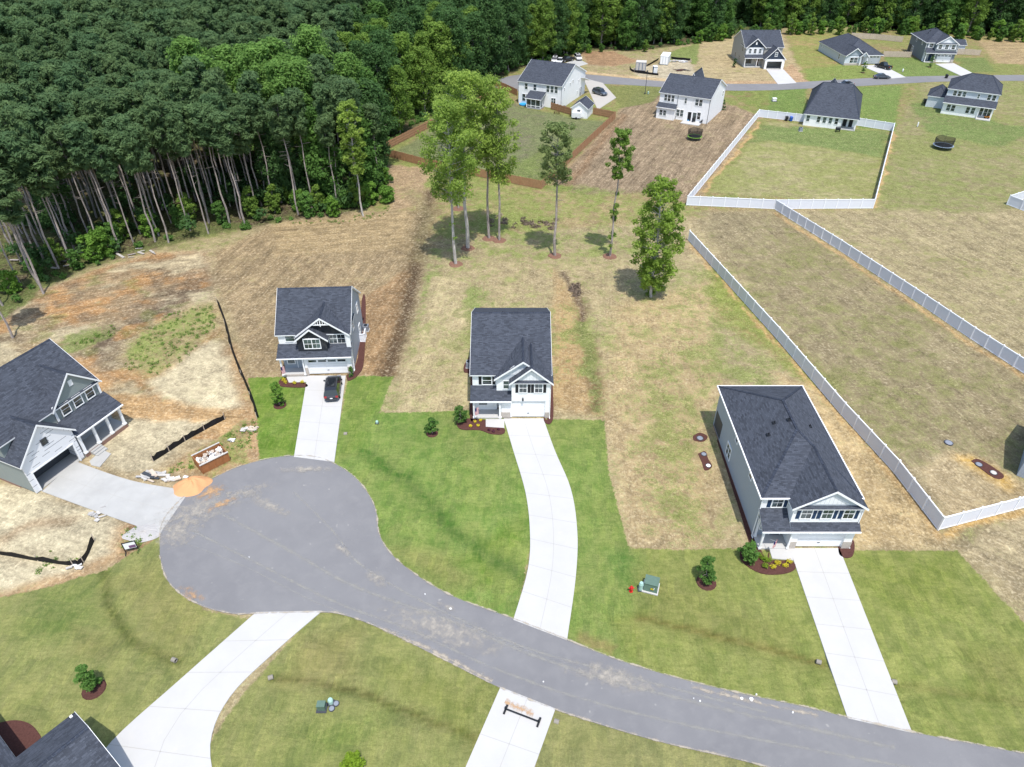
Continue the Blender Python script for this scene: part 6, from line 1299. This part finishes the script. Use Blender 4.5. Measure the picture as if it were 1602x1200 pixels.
# ---- forest
FPn = np.array(FP)
def inside(x, y): return float(inpoly_sd(np.array([[x]]), np.array([[y]]), FP)[0, 0])
g = random.Random(11)
PINES = [tree('pine_tree', 'pine', 100+i, 21+1.2*(i % 3), 13.8+.5*(i % 2), 2.4, 60, 5600, .21, .17, 'leaf_pine', 'pine_bark', crad=.30, dead=9, elong=1.7) for i in range(5)]
BROAD = [tree('broadleaf_tree', 'round', 200+i, 17+1.6*i, 2.0, 4.4+.2*i, 140, 10000, .29, .24, ['leaf_mid', 'leaf_dark', 'leaf_mid2', 'leaf_dark'][i % 4], 'pine_bark', crad=.27, gap=.06) for i in range(4)]
BRIGHT = tree('broadleaf_tree', 'round', 231, 24.5, 6, 4.6, 130, 11000, .29, .26, 'leaf_bright', 'pine_bark', crad=.26, gap=.06)
pine_pts = []; broad_pts = []; bright_pts = []
cell = 3.7
def vis(x, y, h):
    px, py = PJ(x, y, h); qx, qy = PJ(x, y, 0)
    return y > 20 and -60 < px < 1662 and py < 1300 and (qy > -60 or py > -60 or True) and min(py, qy) < 1200 and (max(qy, py) > -15)
Xc = np.arange(-230, 262, cell); Yc = np.arange(70, 345, cell); cand = []
for x in Xc:
    for y in Yc: cand.append((x+g.uniform(-1.2, 1.2), y+g.uniform(-1.2, 1.2)))
cx_ = np.array(cand); sdv = inpoly_sd(cx_[:, :1], cx_[:, 1:], FP)[:, 0]
edge_trees = [(20, 528), (68, 459), (4, 478)]
for (x, y), sd_ in zip(cand, sdv):
    if sd_ < .8 or not vis(x, y, 19): continue
    px, py = PJ(x, y, 17)
    broad = False
    # broad-leaved parts of the wood, by place on the ground
    if math.hypot((x+47)/15, (y-150)/12) < 1 or math.hypot((x+62)/4.5, (y-146)/4.5) < 1: broad = True
    if y > 150 and x > -38-(y-150)*.10: broad = True
    if sd_ < 14 and -46 < x < -18 and y < 156: broad = g.random() < .42
    if g.random() < .012: broad = True
    if broad:
        if math.hypot((x+47)/15, (y-150)/12) < 1 or math.hypot((x+62)/4.5, (y-146)/4.5) < 1:
            if g.random() < .5: bright_pts.append((x, y))
        elif g.random() < .42: broad_pts.append((x, y, sd_))
    else: pine_pts.append((x, y, sd_))
for p in edge_trees: x, y = G(*p); pine_pts.append((x, y, .1))
# trees that close the far side
pine_pts.sort(key=lambda p: p[1]+abs(p[0])*.2); broad_pts.sort(key=lambda p: math.hypot(p[0], p[1]))
print('PINES', len(pine_pts), 'BROAD', len(broad_pts))
NI = 285
used = set()
for i, (x, y, sd_) in enumerate(pine_pts[:NI]):
    k = i % 5; o = PINES[k] if k not in used else copy_tree(PINES[k]); used.add(k)
    front = sd_ < 4.5
    lab = ('slender pine with bare pale trunk standing in the front row of the dense wood' if front else 'tall narrow pine crowded deep in the dark wood on the left')
    if sd_ <= .15: lab = {0: 'lone pine with pale trunk standing outside the wood above the unfinished house', 1: 'lone pine with leaning pale trunk at the wood corner above the red soil', 2: 'thin pine at the left edge beside the lone leaning pines'}[edge_trees.index(min(edge_trees, key=lambda e: math.dist(G(*e), (x, y))))]
    place(o, x, y, g.uniform(.8, 1.22), g.uniform(0, 6.28), lab, 'tree', None if sd_ <= .15 else ('front-row pines of the wood' if front else 'inner pines of the wood'), g.uniform(-.03, .03), g.uniform(.84, 1.12))
for i, (x, y) in enumerate(bright_pts):
    place(BRIGHT if i == 0 else copy_tree(BRIGHT), x, y, g.uniform(.98, 1.18), g.uniform(0, 6.28), 'bright broad-leaved tree rising among the dark pines', 'tree', 'bright broad-leaved trees among the pines')
print('BRIGHT', len(bright_pts), 'PINES', len(pine_pts), 'BROAD', len(broad_pts))
used = set()
NB = 270
for i, (x, y, sd_) in enumerate(broad_pts[:NB]):
    k = (i*7+int(x)) % 4; o = BROAD[k] if k not in used else copy_tree(BROAD[k]); used.add(k)
    east = x > 20; 
    lab = 'broad-leaved tree in the green tree line behind the far houses' if east else 'broad-leaved tree in the dark wood left of the white farmhouse'
    place(o, x, y, g.uniform(.8, 1.15), g.uniform(0, 6.28), lab, 'tree', {'broad-leaved tree in the green tree line behind the far houses': 'trees of the far tree line', 'broad-leaved tree in the dark wood left of the white farmhouse': 'broad-leaved trees of the dark wood'}[lab])
for k in range(4):
    if k not in used: place(BROAD[k], 40+k*9, 292, 1, k, 'broad-leaved tree in the green tree line behind the far houses', 'tree', 'trees of the far tree line')
# the rest of the wood as one object scattered by geometry nodes
def scatter(name, pts, protos, seed):
    g2 = np.random.default_rng(seed); n = len(pts); me = bpy.data.meshes.new(name); me.vertices.add(n)
    me.vertices.foreach_set('co', np.array([(x, y, 0) for x, y, *_ in pts], np.float32).ravel())
    for nm, arr, t in (('srot', g2.random(n)*6.28, 'FLOAT'), ('sscl', .84+.36*g2.random(n), 'FLOAT'), ('sidx', g2.integers(0, len(protos), n), 'INT')):
        a = me.attributes.new(nm, t, 'POINT'); a.data.foreach_set('value', arr.astype(np.int32 if t == 'INT' else np.float32))
    o = bpy.data.objects.new(name, me); C.objects.link(o); ng = bpy.data.node_groups.new(name, 'GeometryNodeTree')
    ng.interface.new_socket('Geometry', in_out='INPUT', socket_type='NodeSocketGeometry'); ng.interface.new_socket('Geometry', in_out='OUTPUT', socket_type='NodeSocketGeometry')
    I = ng.nodes.new('NodeGroupInput'); O = ng.nodes.new('NodeGroupOutput'); J_ = ng.nodes.new('GeometryNodeJoinGeometry')
    at = {}
    for nm, t in (('srot', 'FLOAT'), ('sscl', 'FLOAT'), ('sidx', 'INT')):
        q = ng.nodes.new('GeometryNodeInputNamedAttribute'); q.data_type = t; q.inputs[0].default_value = nm; at[nm] = q.outputs[0]
    cb = ng.nodes.new('ShaderNodeCombineXYZ'); ng.links.new(at['srot'], cb.inputs[2])
    for k, pr in enumerate(protos):
        cmp_ = ng.nodes.new('FunctionNodeCompare'); cmp_.data_type = 'INT'; cmp_.operation = 'EQUAL'; ng.links.new(at['sidx'], cmp_.inputs[2]); cmp_.inputs[3].default_value = k
        for ch in pr.children:
            ob = ng.nodes.new('GeometryNodeObjectInfo'); ob.inputs[0].default_value = ch; ob.transform_space = 'ORIGINAL'; ob.inputs['As Instance'].default_value = True
            ip = ng.nodes.new('GeometryNodeInstanceOnPoints'); ng.links.new(I.outputs[0], ip.inputs['Points']); ng.links.new(ob.outputs['Geometry'], ip.inputs['Instance'])
            ng.links.new(cmp_.outputs[0], ip.inputs['Selection']); ng.links.new(cb.outputs[0], ip.inputs['Rotation']); ng.links.new(at['sscl'], ip.inputs['Scale']); ng.links.new(ip.outputs[0], J_.inputs[0])
    ng.links.new(J_.outputs[0], O.inputs[0]); md = o.modifiers.new('scatter', 'NODES'); md.node_group = ng; return o
if len(pine_pts) > NI: tag(scatter('pine_forest', pine_pts[NI:], PINES, 3), 'dark green canopy of the far pine forest filling the upper left', 'forest', kind='stuff')
if len(broad_pts) > NB: tag(scatter('distant_forest', broad_pts[NB:], BROAD, 4), 'deep green canopy of the farthest broad-leaved wood along the top edge', 'forest', kind='stuff')
# forest understory: leafy thicket low behind the edge, one uncountable mass
def strip(inn, out, n, zmax, seed):
    q = []; g2 = random.Random(seed); L = FW[2:]
    seg = [math.dist(a, b) for a, b in zip(L[:-1], L[1:])]; cum = np.cumsum([0]+seg)
    while len(q) < n:
        s_ = g2.uniform(0, cum[-1]*1); i = min(len(seg)-1, int(np.searchsorted(cum, s_)-1)); i = max(i, 0); t = (s_-cum[i])/seg[i]
        a, b = L[i], L[i+1]; nx_, ny_ = -(b[1]-a[1])/seg[i], (b[0]-a[0])/seg[i]; o_ = g2.uniform(inn, out)
        x = a[0]+(b[0]-a[0])*t+nx_*o_; y = a[1]+(b[1]-a[1])*t+ny_*o_
        if vis(x, y, 2) : q.append((x, y, g2.uniform(.2, zmax)))
    return q
cl = strip(1.0, 38, 1500, 3.2, 5); v, f = leafcloud(cl, [random.Random(i).uniform(.6, 2.0) for i in range(len(cl))], 120000, .34, 6); tag(npmesh('undergrowth', v, f, 'leaf_dark'), 'dark leafy undergrowth between the tree trunks', 'undergrowth', kind='stuff')
cl = strip(-.6, 3.0, 260, .9, 8); v, f = leafcloud(cl, [random.Random(i).uniform(.3, .9) for i in range(len(cl))], 26000, .2, 9); tag(npmesh('edge_weeds', v, f, 'leaf_mid'), 'low green weeds along the edge of the wood', 'weeds', kind='stuff')
# bright shrubs one can tell apart along the wood edge
SH = [tree('edge_shrub', 'round', 300+i, 4.2+i*.7, .2, 1.8, 44, 2400, .22, .07, ['leaf_lime2', 'leaf_mid', 'leaf_mid2'][i], 'pine_bark', crad=.27, gap=.15) for i in range(3)]
us = set(); SP = [(165, 395), (180, 380), (195, 370), (150, 405), (280, 352), (300, 345), (20, 455), (60, 430), (95, 410), (470, 325), (485, 335), (500, 325), (520, 335), (540, 322), (560, 320), (580, 315), (590, 300), (455, 315), (600, 285), (515, 310), (905, 84), (920, 80), (940, 78), (1010, 78), (1060, 68), (1110, 62), (1130, 58), (1240, 42), (1262, 44), (1285, 43), (1310, 42), (1345, 46), (1380, 47), (1420, 51), (1450, 54), (1475, 56), (1500, 58), (1530, 60), (1560, 62)]+[(1090+k*13+random.uniform(-4, 4), 64-14*min(1, k/12)+(7 if k > 30 else 0)+random.uniform(-3, 2)) for k in range(40)]+[(1562, 62), (1585, 62), (1600, 63), (350, 345), (395, 338), (240, 365), (120, 418), (430, 330)]
for i, (px, py) in enumerate(SP):
    k = i % 3; o = SH[k] if k not in us else copy_tree(SH[k]); us.add(k); x, y = G(px, py+3)
    far = py < 100; place(o, x, y, g.uniform(.7, 1.15)*(g.uniform(.55, 1.35) if far else 1), g.uniform(0, 6), 'leafy shrub at the foot of the far tree line' if far else 'bright green shrub at the foot of the pines on the wood edge', 'shrub', 'shrubs at the foot of the far tree line' if far else 'shrubs at the foot of the pines')
# weeds on the raw plot
gw = random.Random(4); cl = []
for poly, n in (([(195, 575), (225, 520), (270, 490), (330, 475), (338, 510), (290, 560), (240, 588)], 190), ([(95, 550), (175, 508), (178, 525)], 26), ([(260, 740), (400, 655), (400, 700), (330, 700), (300, 735)], 60), ([(190, 820), (245, 845), (200, 875)], 22), ([(430, 348), (520, 345), (600, 330), (620, 300), (600, 340), (500, 352)], 60), ([(60, 855), (130, 870), (60, 900)], 10)):
    W_ = GP(poly); xs_ = [p[0] for p in W_]; ys_ = [p[1] for p in W_]; c_ = 0
    while c_ < n:
        x, y = gw.uniform(min(xs_), max(xs_)), gw.uniform(min(ys_), max(ys_))
        if inpoly_sd(np.array([[x]]), np.array([[y]]), W_)[0, 0] > -.2: cl.append((x, y, .06)); c_ += 1
v, f = leafcloud(cl, [gw.uniform(.12, .42) for _ in cl], 9000, .085, 12, up=1.2); tag(npmesh('weed_patch', v, f, 'leaf_weed'), 'tufts of green weeds on the raw building plot', 'weeds', kind='stuff')
